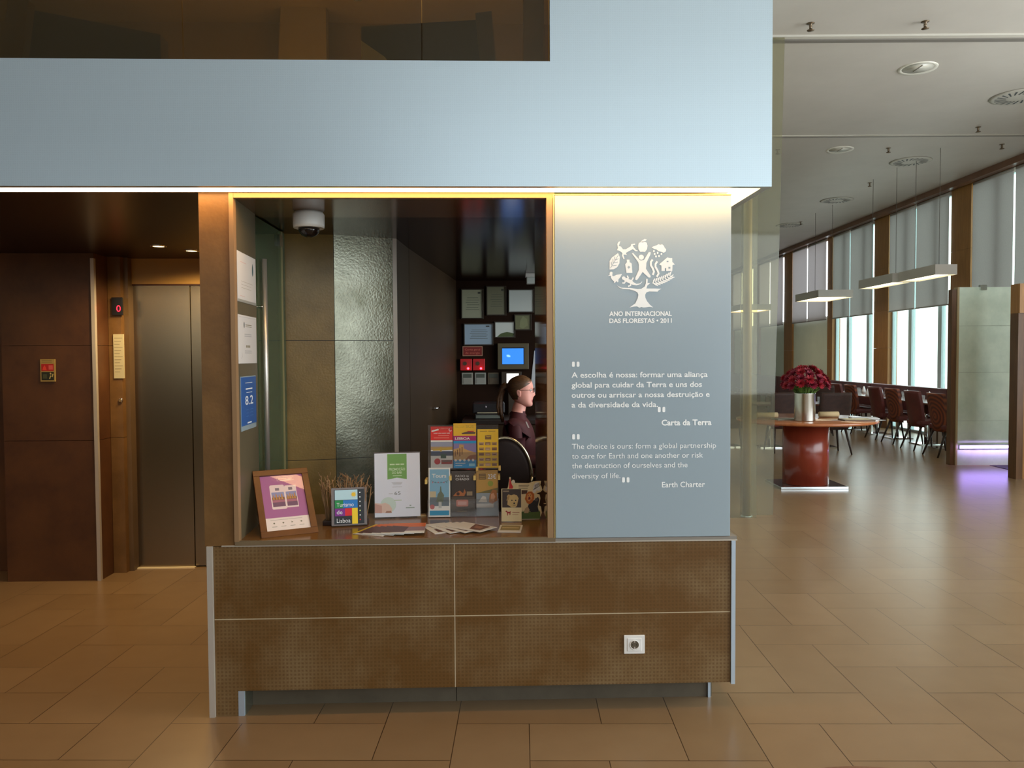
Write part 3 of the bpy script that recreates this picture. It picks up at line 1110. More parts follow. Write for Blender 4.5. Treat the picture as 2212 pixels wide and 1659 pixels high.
def d3(k, w, h):
    PW = mat('poster white', (226, 232, 240), 0.5)
    k.box(0.004, w - 0.002, -0.002, 0.0, 0.022, h - 0.004, mat('blue rating card', (36, 88, 160), 0.4))
    k.text('8.2', w * 0.5, h * 0.47, -0.0026, PW, width=w * 0.52, height=h * 0.17, bold=0.01, align='c')
    k.rect(w * .28, w * .72, h * .75, h * .775, -0.0026, PW)
    k.rect(w * .32, w * .70, h * .69, h * .70, -0.0026, PW)
    k.rect(w * .26, w * .72, h * .87, h * .88, -0.0026, PW)
    k.rect(w * .36, w * .64, h * .115, h * .14, -0.0026, PW)
    for i in range(3):
        k.rect(w * (.3 + .0 * i), w * .44, h * (.25 + .06 * i), h * (.256 + .06 * i), -0.0026, mat('pale blue print', (110, 150, 200), 0.5))
        k.rect(w * .56, w * .76, h * (.25 + .06 * i), h * (.256 + .06 * i), -0.0026, mat('pale blue print', (110, 150, 200), 0.5))


reveal_sheet('notice_sheet', 'topmost white notice with teal seal on the left reveal of the window', 0.006, 0.335, 1.798, 2.016, d1, PAPER)
reveal_sheet('notice_sheet', 'middle white notice with grey print on the left reveal of the window', 0.004, 0.33, 1.529, 1.742, d2, PAPER)
reveal_sheet('rating_card', 'blue rating card reading 8.2 in a clear sleeve on the left reveal', 0.03, 0.30, 1.232, 1.472, d3, mat('clear sleeve', (150, 170, 180), 0.2))

SILL = 0.765
# ------------------------------------------------------------------ leaning photo frame
FR = noisy('brown frame wood', (92, 52, 20), (112, 66, 28), 12.0, (0.3, 0.4), stretch=(1, 1, 1))
LEAN = radians(38)
t = thing('picture_frame', 'brown wooden frame with a purple poster leaning at the left of the sill', 'frame', (-0.993, 3.445, SILL + 0.001), (-LEAN, 0, radians(26)))
Wd, Hd, bw = 0.25, 0.34, 0.029
b = MB()
b.box(0, Wd, 0, 0.018, 0, bw, FR, 0.002)
b.box(0, Wd, 0, 0.018, Hd - bw, Hd, FR, 0.002)
b.box(0, bw, 0, 0.018, bw, Hd - bw, FR, 0.002)
b.box(Wd - bw, Wd, 0, 0.018, bw, Hd - bw, FR, 0.002)
b.box(0.004, Wd - 0.004, 0.014, 0.02, 0.004, Hd - 0.004, mat('frame back board', (70, 50, 30), 0.7))
b.build('frame', t)
b = MB()
PUR = mat('purple poster', (172, 102, 152), 0.5)
PINKW = mat('pinkish white', (240, 216, 212), 0.5)
y0 = 0.0085
b.rect(bw, Wd - bw, bw, Hd - bw, y0, PUR)
b.rect(bw, Wd - bw, bw, bw + 0.066, y0 - .0004, mat('poster warm white', (240, 224, 214), 0.5))
b.poly([(0.066, 0.142), (0.070, 0.137), (0.128, 0.137), (0.132, 0.142), (0.132, 0.256), (0.127, 0.262), (0.071, 0.262), (0.066, 0.256)], y0 - .0006, PINKW)
b.poly([(0.132, 0.142), (0.185, 0.142), (0.185, 0.256), (0.136, 0.256), (0.132, 0.25)], y0 - .0004, PINKW)
for x0, x1, yy in ((0.071, 0.127, y0 - .0008), (0.135, 0.182, y0 - .0006)):
    b.rect(x0, x1, 0.150, 0.172, yy, mat('dusk violet', (120, 84, 110), 0.5))
    b.rect(x0, x1, 0.172, 0.184, yy, mat('dusk rose', (176, 110, 130), 0.5))
    b.rect(x0, x1, 0.184, 0.198, yy, mat('dusk brown', (130, 90, 70), 0.5))
    b.rect(x0, x1, 0.198, 0.224, yy, mat('dusk sky', (150, 150, 190), 0.5))
    for j in range(4):
        xx = x0 + 0.006 + j * (x1 - x0 - .006) / 4
        b.poly([(xx - .003, 0.186), (xx + .006, 0.186), (xx + .004, 0.205 + .006 * (j % 2)), (xx, 0.212 + .006 * (j % 2))], yy - .0003, mat('dusk orange', (196, 140, 80), 0.5))
    b.rect((x0 + x1) / 2 - .009, (x0 + x1) / 2 + .009, 0.232, 0.246, yy, mat('screen grey', (136, 120, 130), 0.5))
b.stroke([(0.105, 0.283), (0.105, 0.303), (0.18, 0.303), (0.18, 0.283), (0.105, 0.283)], 0.0015, y0 - .0006, PINKW)
b.text('DOWNLOAD', 0.142, 0.289, y0 - .0008, PINKW, width=0.062, height=0.009, align='c', bold=0.01)
b.rect(0.118, 0.166, 0.284, 0.286, y0 - .0007, PINKW)
for i, x in enumerate((0.052, 0.092, 0.132, 0.172)):
    g = mat('grey print', (120, 118, 116), 0.6)
    if i == 2:
        b.poly([(x + .008, .064), (x + .016, .068), (x + .008, .073)], y0 - .0008, g)
    else:
        b.disc(x + .012, .068, .0042, y0 - .0008, g, 8)
    b.rect(x + .001, x + .023, .05, .052, y0 - .0008, g)
b.rect(0.05, 0.19, .0835, .0848, y0 - .0008, GREYP)
b.build('poster', t, label='purple poster showing two phone screens')
b = MB()
b.rect(bw - 0.002, Wd - bw + 0.002, bw - .002, Hd - bw + .002, 0.0055, glass('frame glazing', (254, 252, 250), 0.995))
b.build('glazing', t)
b = MB()
b.box(0.10, 0.15, 0.0, 0.004, 0, 0.10, mat('frame back board', (70, 50, 30), 0.7), mtx=Matrix.Translation((0, 0.022, 0.14)) @ Matrix.Rotation(radians(-121.6), 4, 'X'))
b.build('easel_leg', t)

# ------------------------------------------------------------------ twigs and tourism card
TW = noisy('dry twig', (124, 92, 60), (172, 134, 94), 20.0, (0.7, 0.8))
t = thing('twig_arrangement', 'row of dry brown twigs standing in a dark base behind the tourism card', 'decoration', (-0.665, 3.72, SILL))
b = MB()
b.box(-0.115, 0.095, -0.03, 0.03, 0, 0.022, noisy('dark wood base', (40, 22, 14), (54, 32, 20), 8.0), 0.004)
b.build('base', t)
rng = random.Random(11)
for i in range(46):
    x = -0.105 + 0.19 * (i + rng.random()) / 46
    y = rng.uniform(-0.018, 0.018)
    h = rng.uniform(0.175, 0.235)
    lx = rng.uniform(-0.018, 0.018) + (0.02 * (x / 0.1))
    b = MB()
    p = [(x, y, 0.02), (x + lx * .3 + rng.uniform(-.004, .004), y, h * .35), (x + lx * .7 + rng.uniform(-.005, .005), y + rng.uniform(-.006, .006), h * .7), (x + lx, y + rng.uniform(-.01, .01), h)]
    b.tube(p, 0.0034, TW, 5, r2=0.0019)
    for k in range(2):
        z = h * (0.75 + 0.2 * k)
        s = rng.choice((-1, 1))
        b.tube([(x + lx * .85, y, z), (x + lx * .85 + s * .008, y - .003, z + .012), (x + lx * .85 + s * rng.uniform(.01, .02), y - .004, z + rng.uniform(.018, .03))], 0.0020, TW, 4, r2=0.0012)
    b.build('twig', t)
t = thing('tourism_card', 'colourful card reading Turismo de Lisboa in a clear holder before the twigs', 'sign', (-0.718, 3.655, SILL + 0.006), (radians(-9), 0, radians(11)))
b = MB()
b.box(-0.012, 0.150, 0.0, 0.002, 0.0, 0.174, mat('holder grey edge', (120, 108, 104), 0.3))
b.box(-0.012, 0.150, 0.0, 0.03, -0.004, 0.0, ACRYL)
b.build('holder', t)
b = MB()
yy = -0.0006
b.rect(0.0, 0.138, 0.006, 0.166, yy, mat('card black', (18, 18, 22), 0.4))
yy -= .0004
b.rect(0.004, 0.108, 0.118, 0.164, yy, mat('card sky', (190, 224, 232), 0.4))
b.disc(0.090, 0.142, 0.0095, yy - .0004, mat('card sun', (240, 196, 20), 0.4))
for k in range(10):
    a_ = 2 * pi * k / 10
    b.stroke([(0.090 + .0095 * cos(a_), .142 + .0095 * sin(a_)), (0.090 + .014 * cos(a_), .142 + .014 * sin(a_))], .002, yy - .0004, mat('card sun', (240, 196, 20), 0.4))
b.rect(0.004, 0.042, 0.080, 0.116, yy, mat('card green', (0, 140, 60), 0.4))
b.rect(0.042, 0.108, 0.080, 0.116, yy, mat('card blue', (10, 120, 200), 0.4))
b.rect(0.004, 0.050, 0.044, 0.079, yy, mat('card purple', (130, 20, 140), 0.4))
b.rect(0.050, 0.082, 0.044, 0.079, yy, mat('card red', (224, 0, 10), 0.4))
b.rect(0.082, 0.108, 0.006, 0.079, yy, mat('card yellow', (250, 214, 0), 0.4))
CW = mat('card white', (240, 240, 240), 0.4)
b.text('Turismo', 0.012, 0.087, yy - .0008, CW, width=0.078, height=0.019)
b.text('de', 0.012, 0.053, yy - .0008, CW, width=0.026, height=0.019)
b.text('Lisboa', 0.012, 0.013, yy - .0008, CW, width=0.062, height=0.021)
for k in range(7):
    b.disc(0.119, 0.150 - .021 * k, 0.0032, yy - .0004, [CW, CW, CW, CW, mat('card lime', (214, 230, 120), 0.4), CW, mat('card red', (224, 0, 10), 0.4)][k], 10)
b.build('card', t)

# ------------------------------------------------------------------ white promotion poster in a clear stand
t = thing('poster_stand', 'white promotion poster with a green ribbon in a clear stand on the sill', 'sign', (-0.554, 3.823, SILL + 0.003), (radians(-6), 0, radians(7)))
b = MB()
b.box(-0.004, 0.224, 0.0, 0.003, 0.0, 0.322, ACRYL)
b.box(-0.004, 0.224, 0.0, 0.09, -0.003, 0.0, ACRYL)
b.box(-0.004, 0.224, 0.0, 0.003, 0.318, 0.322, mat('holder grey edge', (120, 108, 104), 0.3))
b.build('stand', t)
b = MB()
PWH = mat('poster cool white', (226, 230, 240), 0.45)
yy = -0.0008
b.rect(0.0, 0.220, 0.006, 0.316, yy, PWH)
GRN = mat('ribbon green', (118, 168, 84), 0.5)
b.poly([(0.062, 0.188), (0.108, 0.196), (0.156, 0.188), (0.156, 0.312), (0.062, 0.312)], yy - .0004, GRN)
PALEG = mat('ribbon print', (206, 226, 186), 0.5)
b.text('PROMO\u00c7\u00c3O', 0.109, 0.231, yy - .0008, PALEG, width=0.078, height=0.013, bold=0.02, align='c')
b.text('DO BAR', 0.109, 0.215, yy - .0008, PALEG, width=0.048, height=0.012, bold=0.02, align='c')
b.rect(0.074, 0.098, 0.258, 0.264, yy - .0008, PALEG)
b.rect(0.102, 0.122, 0.258, 0.264, yy - .0008, PALEG)
b.rect(0.126, 0.144, 0.258, 0.264, yy - .0008, PALEG)
b.rect(0.088, 0.132, 0.204, 0.207, yy - .0008, PALEG)
for k in range(3):
    b.rect(0.082 + .004 * k, 0.134 - .003 * k, 0.172 - .006 * k, 0.174 - .006 * k, yy - .0004, mat('faint print', (176, 176, 176), 0.6))
b.rect(0.086, 0.132, 0.150, 0.152, yy - .0004, mat('faint print', (176, 176, 176), 0.6))
b.text('65', 0.110, 0.112, yy - .0008, mat('mid grey print', (130, 132, 130), 0.6), width=0.030, height=0.018, align='c')
b.rect(0.068, 0.088, 0.118, 0.120, yy - .0004, mat('faint print', (176, 176, 176), 0.6))
b.rect(0.092, 0.130, 0.084, 0.088, yy - .0004, mat('pale green print', (190, 206, 180), 0.6))
# cup-shaped blush picture in the lower left corner
b.disc(0.065, 0.065, 0.038, yy - .0004, mat('pale green haze', (204, 222, 212), 0.6), 20)
b.poly([(0.0, 0.028), (0.08, 0.026), (0.084, 0.045), (0.070, 0.066), (0.05, 0.076), (0.032, 0.072), (0.0, 0.076)], yy - .0008, mat('blush', (224, 196, 180), 0.6))
b.poly([(0.0, 0.028), (0.034, 0.026), (0.034, 0.062), (0.0, 0.072)], yy - .0012, mat('deeper blush', (206, 160, 146), 0.6))
b.poly([(0.05, 0.026), (0.082, 0.026), (0.078, 0.036), (0.056, 0.036)], yy - .0012, mat('brown blush', (170, 126, 104), 0.6))
b.rect(0.150, 0.192, 0.046, 0.051, yy - .0004, mat('grey green logo', (150, 168, 158), 0.6))
b.rect(0.168, 0.176, 0.056, 0.062, yy - .0004, mat('grey green logo', (150, 168, 158), 0.6))
b.build('poster', t)

# ------------------------------------------------------------------ leaflet rack with six leaflets
RX, RY = -0.295, 3.875
t = thing('leaflet_rack', 'clear two-tier acrylic leaflet rack with yellow clips on the sill', 'rack', (RX, RY, SILL))
for k in range(2):
    b = MB()
    yb, zb = -0.02 + 0.055 * k, 0.004 + 0.225 * k
    b.box(-0.006, 0.345, yb + 0.016, yb + 0.019, zb, zb + 0.22, ACRYL)
    b.box(-0.006, 0.345, yb - 0.004, yb - 0.001, zb, zb + 0.085, ACRYL)
    b.box(-0.006, 0.345, yb - 0.004, yb + 0.019, zb - 0.003, zb, ACRYL)
    b.build('tier', t)
for j, (x, z) in enumerate(((-0.012, 0.165), (0.108, 0.182), (0.226, 0.182), (0.346, 0.182), (0.238, 0.218), (0.350, 0.222))):
    b = MB()
    b.box(x - 0.006, x + 0.006, -0.026 + 0.045 * (j > 3), 0.055, z, z + 0.022, mat('yellow clip', (236, 206, 120), 0.5), 0.002)
    b.build('clip', t)
b = MB()
b.box(-0.006, 0.345, 0.0, 0.075, 0, 0.004, ACRYL)
b.build('base', t)
NAV = mat('leaflet white', (230, 228, 222), 0.45)


def leaflet(name, label, x, y, z, w, h, draw, edge, lean=-5):
    k = MB()
    k.box(0, w, 0, 0.006, 0, h, edge)
    draw(k, w, h, -0.0005)
    return k.build(name, loc=(RX + x, RY + y, SILL + z), rot=(radians(lean), 0, 0), label=label, cat='leaflet', group='leaflets in the rack')


def fl_red(k, w, h, y):
    R_ = mat('leaflet red', (224, 42, 26), 0.45)
    k.rect(0, w, h * .67, h, y, R_)
    k.text('LISBON', w * .40, h * .935, y - .0004, mat('leaflet pink', (244, 150, 130), 0.5), width=w * .4, height=h * .035)
    k.stroke([(w * .04, h * .885), (w * .36, h * .93)], h * .035, y - .0004, NAV)
    k.text('HOP ON HOP OFF', w * .14, h * .825, y - .0004, NAV, width=w * .74, height=h * .025, bold=.02)
    k.rect(w * .34, w * .84, h * .775, h * .79, y - .0004, mat('leaflet pink', (244, 150, 130), 0.5))
    k.rect(w * .14, w * .84, h * .72, h * .735, y - .0004, mat('leaflet pink', (244, 150, 130), 0.5))
    k.stroke([(w * .86, h * .95), (w * .83, h * .92), (w * .87, h * .885), (w * .95, h * .90)], h * .016, y - .0004, NAV)
    k.rect(0, w, h * .50, h * .63, y, mat('harbour sky', (150, 156, 176), 0.5))
    k.rect(0, w, h * .44, h * .52, y - .0002, mat('harbour sand', (176, 146, 100), 0.5))
    k.poly([(w * .1, h * .42), (w * .9, h * .44), (w * .98, h * .50), (w * .1, h * .47)], y - .0004, mat('harbour ochre', (190, 156, 60), 0.5))
    k.rect(w * .42, w * .50, h * .40, h * .52, y - .0006, mat('harbour ochre', (190, 156, 60), 0.5))
    k.rect(0, w, h * .30, h * .41, y - .0002, mat('leaflet navy', (60, 74, 100), 0.5))
    k.rect(w * .45, w * .70, h * .24, h * .34, y - .0004, mat('leaflet bottle green', (40, 80, 64), 0.5))
    k.disc(w * .30, h * .165, w * .14, y - .0004, mat('leaflet crimson', (196, 30, 44), 0.5))
    k.rect(w * .48, w * .98, h * .10, h * .20, y - .0004, mat('bus red', (160, 46, 44), 0.5))
    k.rect(w * .52, w * .94, h * .16, h * .185, y - .0006, mat('bus window', (90, 100, 96), 0.4))


def fl_lisboa(k, w, h, y):
    Y_ = mat('leaflet yellow', (236, 190, 18), 0.45)
    k.rect(0, w, h * .72, h, y, Y_)
    k.text('YELLOW', w * .05, h * .90, y - .0004, mat('leaflet mustard', (190, 160, 40), 0.5), width=w * .45, height=h * .04)
    k.text('BUS', w * .55, h * .90, y - .0004, mat('leaflet mustard', (160, 120, 30), 0.5), width=w * .34, height=h * .055)
    k.poly([(w * .38, h * .755), (w * .95, h * .765), (w * .98, h * .80), (w * .60, h * .815), (w * .36, h * .78)], y - .0004, mat('ship grey', (96, 70, 56), 0.5))
    k.rect(w * .62, w * .90, h * .81, h * .83, y - .0004, mat('ship red', (196, 60, 40), 0.5))
    k.rect(0, w, h * .61, h * .72, y - .0002, mat('leaflet magenta', (176, 30, 110), 0.5))
    k.text('LISBOA', w * .07, h * .635, y - .0006, NAV, width=w * .66, height=h * .055, bold=.03)
    k.rect(0, w, h * .55, h * .61, y - .0002, mat('leaflet cyan', (30, 150, 210), 0.5))
    k.rect(0, w, h * .18, h * .55, y, mat('violet sky', (136, 124, 172), 0.5))
    k.poly([(0, h * .18), (w, h * .18), (w, h * .34), (w * .62, h * .40), (w * .45, h * .44), (w * .45, h * .52), (w * .26, h * .53), (w * .24, h * .45), (0, h * .42)], y - .0004, mat('sand stone', (196, 156, 96), 0.5))
    for i in range(4):
        k.rect(w * (.06 + .1 * i), w * (.10 + .1 * i), h * (.26 + .04 * (i % 2)), h * (.38 + .03 * i), y - .0006, mat('stone shade', (120, 80, 46), 0.5))
    k.poly([(w * .5, h * .18), (w, h * .18), (w, h * .30), (w * .7, h * .28)], y - .0006, mat('autumn brown', (150, 84, 40), 0.5))
    k.rect(0, w, 0, h * .18, y, mat('leaflet cyan', (30, 150, 210), 0.5))
    for i in range(5):
        k.disc(w * (.1 + .19 * i), h * .175, w * .055, y - .0008, NAV, 14)
    k.rect(w * .08, w * .52, h * .10, h * .115, y - .0004, NAV)
    k.rect(w * .08, w * .38, h * .05, h * .062, y - .0004, NAV)
    k.rect(w * .68, w * .94, h * .04, h * .1, y - .0004, mat('pale cyan', (140, 200, 220), 0.5))


def fl_yellow(k, w, h, y):
    k.rect(0, w, 0, h, y, mat('bright yellow', (246, 206, 14), 0.45))
    D_ = mat('brown print', (110, 84, 40), 0.5)
    k.rect(w * .12, w * .46, h * .945, h * .955, y - .0004, D_)
    k.rect(w * .52, w * .86, h * .945, h * .955, y - .0004, D_)
    k.rect(w * .36, w * .66, h * .735, h * .845, y - .0004, mat('map brown', (140, 104, 44), 0.5))
    k.stroke([(w * .38, h * .83), (w * .5, h * .80), (w * .64, h * .82)], h * .012, y - .0008, mat('bright yellow', (246, 206, 14), 0.45))
    for r in range(5):
        for c in range(3):
            x0, z0 = w * (.06 + .31 * c), h * (.045 + .135 * r)
            k.rect(x0, x0 + w * .25, z0, z0 + h * .075, y - .0004, mat(('snap tan', 'snap rose', 'snap clay')[(r + c) % 3], ((190, 150, 90), (196, 156, 120), (150, 108, 70))[(r + c) % 3], 0.5))
            k.rect(x0 + w * .04, x0 + w * .2, z0 + h * .015, z0 + h * .04, y - .0008, mat(('snap deep', 'snap pale')[(r * 2 + c) % 2], ((120, 84, 56), (214, 184, 140))[(r * 2 + c) % 2], 0.5))


def fl_blue(k, w, h, y):
    k.rect(0, w, 0, h, y, NAV)
    k.rect(w * .05, w * .95, h * .22, h * .97, y - .0003, mat('tour sky', (132, 180, 206), 0.5))
    k.text('Tours', w * .16, h * .80, y - .0008, NAV, width=w * .66, height=h * .08, bold=.02)
    k.stroke([(w * .12, h * .74), (w * .3, h * .70), (w * .5, h * .69), (w * .7, h * .70), (w * .9, h * .74)], h * .010, y - .0006, mat('bunting grey', (110, 120, 140), 0.5))
    for i in range(6):
        x = w * (.16 + .13 * i)
        k.poly([(x, h * .715), (x + w * .06, h * .715), (x + w * .03, h * .68)], y - .0008, mat(('bunting rose', 'bunting teal')[i % 2], ((196, 110, 110), (70, 140, 150))[i % 2], 0.5))
    k.rect(w * .05, w * .95, h * .22, h * .40, y - .0005, mat('square grey', (110, 122, 130), 0.5))
    k.poly([(w * .36, h * .30), (w * .42, h * .46), (w * .52, h * .52), (w * .54, h * .62), (w * .58, h * .62), (w * .60, h * .52), (w * .72, h * .44), (w * .66, h * .30)], y - .0008, mat('statue bronze', (110, 120, 100), 0.5))
    k.rect(w * .46, w * .60, h * .18, h * .32, y - .0008, mat('statue base', (190, 194, 190), 0.5))
    k.rect(w * .06, w * .34, h * .40, h * .52, y - .0006, mat('warm facade', (200, 186, 150), 0.5))
    k.disc(w * .17, h * .205, w * .11, y - .0008, mat('faded crimson', (190, 110, 110), 0.5))
    k.rect(w * .05, w * .95, h * .03, h * .13, y - .0004, mat('sea cyan', (60, 150, 190), 0.5))


def fl_fado(k, w, h, y):
    k.rect(0, w, 0, h, y, mat('slate card', (84, 74, 62), 0.5))
    k.rect(0, w, h * .42, h, y - .0002, mat('dark slate card', (62, 50, 40), 0.5))
    k.text('FADO in', w * .18, h * .86, y - .0006, NAV, width=w * .56, height=h * .05)
    k.text('CHIADO', w * .18, h * .79, y - .0006, NAV, width=w * .58, height=h * .05)
    k.poly([(w * .06, h * .44), (w * .55, h * .44), (w * .62, h * .52), (w * .56, h * .60), (w * .50, h * .50), (w * .36, h * .56), (w * .2, h * .52)], y - .0006, mat('guitar amber', (170, 104, 54), 0.5))
    k.disc(w * .28, h * .49, w * .07, y - .0008, mat('guitar dark', (70, 40, 24), 0.5))
    k.rect(w * .66, w * .90, h * .45, h * .54, y - .0006, mat('tan print', (150, 130, 100), 0.5))
    P_ = mat('salmon frame', (226, 140, 122), 0.5)
    k.poly([(w * .20, h * .23), (w * .24, h * .21), (w * .68, h * .21), (w * .72, h * .23), (w * .72, h * .34), (w * .68, h * .36), (w * .24, h * .36), (w * .20, h * .34)], y - .0004, P_)
    k.rect(w * .27, w * .65, h * .245, h * .325, y - .0007, mat('salmon print', (240, 180, 164), 0.5))
    k.rect(w * .24, w * .66, h * .10, h * .115, y - .0006, mat('tan print', (150, 130, 100), 0.5))
    k.rect(w * .42, w * .48, h * .14, h * .15, y - .0006, mat('tan print', (150, 130, 100), 0.5))


def fl_tan(k, w, h, y):
    k.rect(0, w, h * .50, h, y, mat('tan card', (196, 154, 70), 0.5))
    k.rect(0, w, 0, h * .50, y, mat('bluish card', (150, 160, 166), 0.5))
    k.poly([(0, h * .5), (w, h * .5), (w, h * .62)], y - .0004, mat('olive band', (120, 110, 60), 0.5))
    k.rect(w * .12, w * .44, h * .80, h * .93, y - .0004, mat('brown print', (110, 84, 40), 0.5))
    for i in range(3):
        k.rect(w * .15, w * .41, h * (.825 + .035 * i), h * (.838 + .035 * i), y - .0008, mat('tan card', (196, 154, 70), 0.5))
    k.text('23\u20ac', w * .54, h * .82, y - .0008, NAV, width=w * .38, height=h * .10, bold=.02)
    k.disc(w * .66, h * .71, w * .13, y - .0004, mat('olive bottle', (150, 160, 60), 0.5))
    k.poly([(w * .58, h * .30), (w * .74, h * .26), (w * .98, h * .34), (w * .94, h * .56), (w * .76, h * .58), (w * .62, h * .46)], y - .0008, mat('auburn hair', (176, 116, 60), 0.5))
    k.poly([(w * .66, h * .36), (w * .80, h * .32), (w * .88, h * .42), (w * .80, h * .50), (w * .68, h * .48)], y - .0010, mat('printed face', (214, 164, 130), 0.5))
    k.poly([(w * .08, h * .30), (w * .3, h * .44), (w * .44, h * .42), (w * .5, h * .30)], y - .0006, mat('pale print', (214, 210, 200), 0.5))
    k.rect(0, w * .8, h * .18, h * .27, y - .0006, NAV)


leaflet('leaflet', 'red and white sightseeing leaflet, left in the upper row of the rack', 0.008, 0.035, 0.234, 0.109, 0.208, fl_red, NAV)
leaflet('leaflet', 'yellow and magenta leaflet reading LISBOA, tallest in the rack', 0.121, 0.033, 0.235, 0.113, 0.222, fl_lisboa, mat('leaflet yellow', (236, 190, 18), 0.45))
leaflet('leaflet', 'bright yellow leaflet with rows of small pictures, right in the upper row', 0.241, 0.033, 0.235, 0.104, 0.192, fl_yellow, mat('bright yellow', (246, 206, 14), 0.45))
leaflet('leaflet', 'pale blue tours leaflet with a statue, left in the lower row of the rack', 0.0, -0.0295, 0.004, 0.106, 0.240, fl_blue, NAV)
leaflet('leaflet', 'dark slate leaflet about fado music, middle of the lower row', 0.112, -0.019, 0.005, 0.114, 0.222, fl_fado, mat('slate card', (84, 74, 62), 0.5))
leaflet('leaflet', 'tan leaflet with the price 23 euros, right in the lower row', 0.234, -0.019, 0.005, 0.106, 0.222, fl_tan, mat('tan card', (196, 154, 70), 0.5))

# ------------------------------------------------------------------ dog leaflet holder and animal cut-outs
t = thing('flyer_holder', 'cream flyer with a puppy photo in a small stand near the window edge', 'flyer', (0.060, 3.725, SILL + 0.003), (radians(-6), 0, radians(-3)))
b = MB()
CREAM = mat('cream card', (232, 214, 164), 0.5)
b.box(0, 0.096, 0, 0.003, 0, 0.155, CREAM)
b.box(0, 0.096, 0, 0.05, -0.003, 0, ACRYL)
b.build('stand', t)
b = MB()
y = -.0006
b.rect(0.004, 0.094, 0.066, 0.153, y, mat('puppy photo brown', (60, 42, 28), 0.5))
PUP = mat('puppy fur', (206, 176, 116), 0.6)
b.poly([(.028, .080), (.030, .105), (.026, .120), (.034, .128), (.046, .124), (.060, .128), (.074, .124), (.082, .110), (.078, .092), (.074, .074), (.066, .067), (.048, .067)], y - .0004, PUP)
b.poly([(.024, .098), (.030, .122), (.040, .126), (.036, .104)], y - .0008, mat('puppy ear', (176, 140, 84), 0.6))
for x, z, r in ((.050, .100, .003), (.068, .100, .003), (.061, .086, .0042)):
    b.disc(x, z, r, y - .001, DARK, 10)
b.stroke([(.054, .078), (.061, .076), (.068, .078)], .0016, y - .001, DARK)
b.rect(.008, .036, .140, .146, y - .0004, mat('tan print', (150, 130, 100), 0.5))
RD = mat('dog mark red', (160, 40, 34), 0.5)
b.poly([(.018, .048), (.024, .052), (.030, .046), (.040, .046), (.042, .050), (.044, .046), (.042, .030), (.039, .030), (.038, .039), (.032, .039), (.030, .028), (.027, .028), (.027, .042), (.022, .045)], y - .0004, RD)
b.rect(.052, .086, .042, .045, y - .0004, mat('rust print', (180, 120, 90), 0.5))
b.rect(.052, .080, .032, .034, y - .0004, mat('rust print', (180, 120, 90), 0.5))
b.build('flyer', t)

t = thing('animal_cutout', 'cut-out card of wild animals with a red parrot, right end of the sill', 'display', (0.085, 3.775, SILL + 0.001), (radians(-4), 0, radians(2)))
b = MB()
b.poly([(0.06, 0.0), (0.16, 0.0), (0.172, 0.03), (0.168, 0.06), (0.158, 0.066), (0.166, 0.10), (0.162, 0.118), (0.146, 0.124), (0.166, 0.13), (0.176, 0.14), (0.172, 0.156), (0.166, 0.166), (0.170, 0.184), (0.156, 0.184), (0.134, 0.182), (0.11, 0.174), (0.044, 0.176), (0.040, 0.19), (0.032, 0.192), (0.026, 0.182), (0.022, 0.205), (0.016, 0.205), (0.010, 0.16), (0.0, 0.13), (0.03, 0.11), (0.055, 0.10)], 0, CREAM, 0.003)
b.build('card_back', t)
b = MB()
y = -.0006
RP = mat('parrot red', (206, 30, 24), 0.5)
b.poly([(.014, .155), (.016, .195), (.020, .198), (.026, .172), (.034, .158), (.030, .146), (.02, .135), (.006, .128)], y, RP)
b.disc(.035, .182, .008, y, mat('parrot beak white', (226, 220, 204), 0.5), 12)
b.poly([(.048, .146), (.120, .146), (.124, .170), (.052, .170)], y, mat('banner cream', (236, 220, 176), 0.5))
for i in range(3):
    b.rect(.060, .112 - .004 * i, .163 - .007 * i, .1655 - .007 * i, y - .0004, mat('brown print', (110, 84, 40), 0.5))
b.poly([(.040, .118), (.10, .124), (.104, .140), (.05, .142)], y - .0002, mat('brown fur', (84, 56, 38), 0.6))
LI = mat('lion mane', (196, 104, 30), 0.6)
b.poly([(.090, .098), (.096, .122), (.108, .134), (.124, .134), (.136, .120), (.136, .100), (.126, .082), (.112, .072), (.10, .078)], y - .0008, LI)
b.poly([(.100, .106), (.104, .122), (.118, .126), (.126, .114), (.122, .096), (.110, .086), (.102, .092)], y - .0012, mat('lion face', (224, 160, 90), 0.6))
b.poly([(.106, .094), (.118, .096), (.116, .108), (.108, .108)], y - .0016, mat('open mouth', (120, 30, 26), 0.6))
for x, z in ((.107, .115), (.118, .116)):
    b.disc(x, z, .002, y - .0016, DARK, 8)
b.poly([(.128, .128), (.132, .160), (.142, .176), (.158, .178), (.162, .158), (.168, .145), (.160, .134), (.148, .140), (.140, .126)], y - .0004, NAV)
for i in range(6):
    b.stroke([(.132 + .006 * i, .140 + .004 * i), (.140 + .005 * i, .150 + .002 * i), (.140 + .004 * i, .166 + .002 * i)], .0022, y - .0008, DARK)
b.poly([(.100, .05), (.112, .082), (.136, .092), (.154, .108), (.160, .094), (.152, .060), (.158, .036), (.12, .034)], y - .0006, mat('gorilla black', (38, 34, 34), 0.6))
b.disc(.146, .094, .008, y - .001, mat('gorilla face', (90, 80, 76), 0.6), 12)
b.poly([(.085, .030), (.09, .052), (.104, .062), (.112, .046), (.106, .030)], y - .001, mat('meerkat tan', (190, 160, 120), 0.6))
b.rect(.064, .164, .002, .036, y - .0003, mat('grass green', (84, 104, 40), 0.6))
for i in range(14):
    x = .066 + .007 * i
    b.poly([(x, .034), (x + .006, .034), (x + .002 + .002 * (i % 3), .044)], y - .0005, mat('grass green', (84, 104, 40), 0.6))
b.build('printed_animals', t)

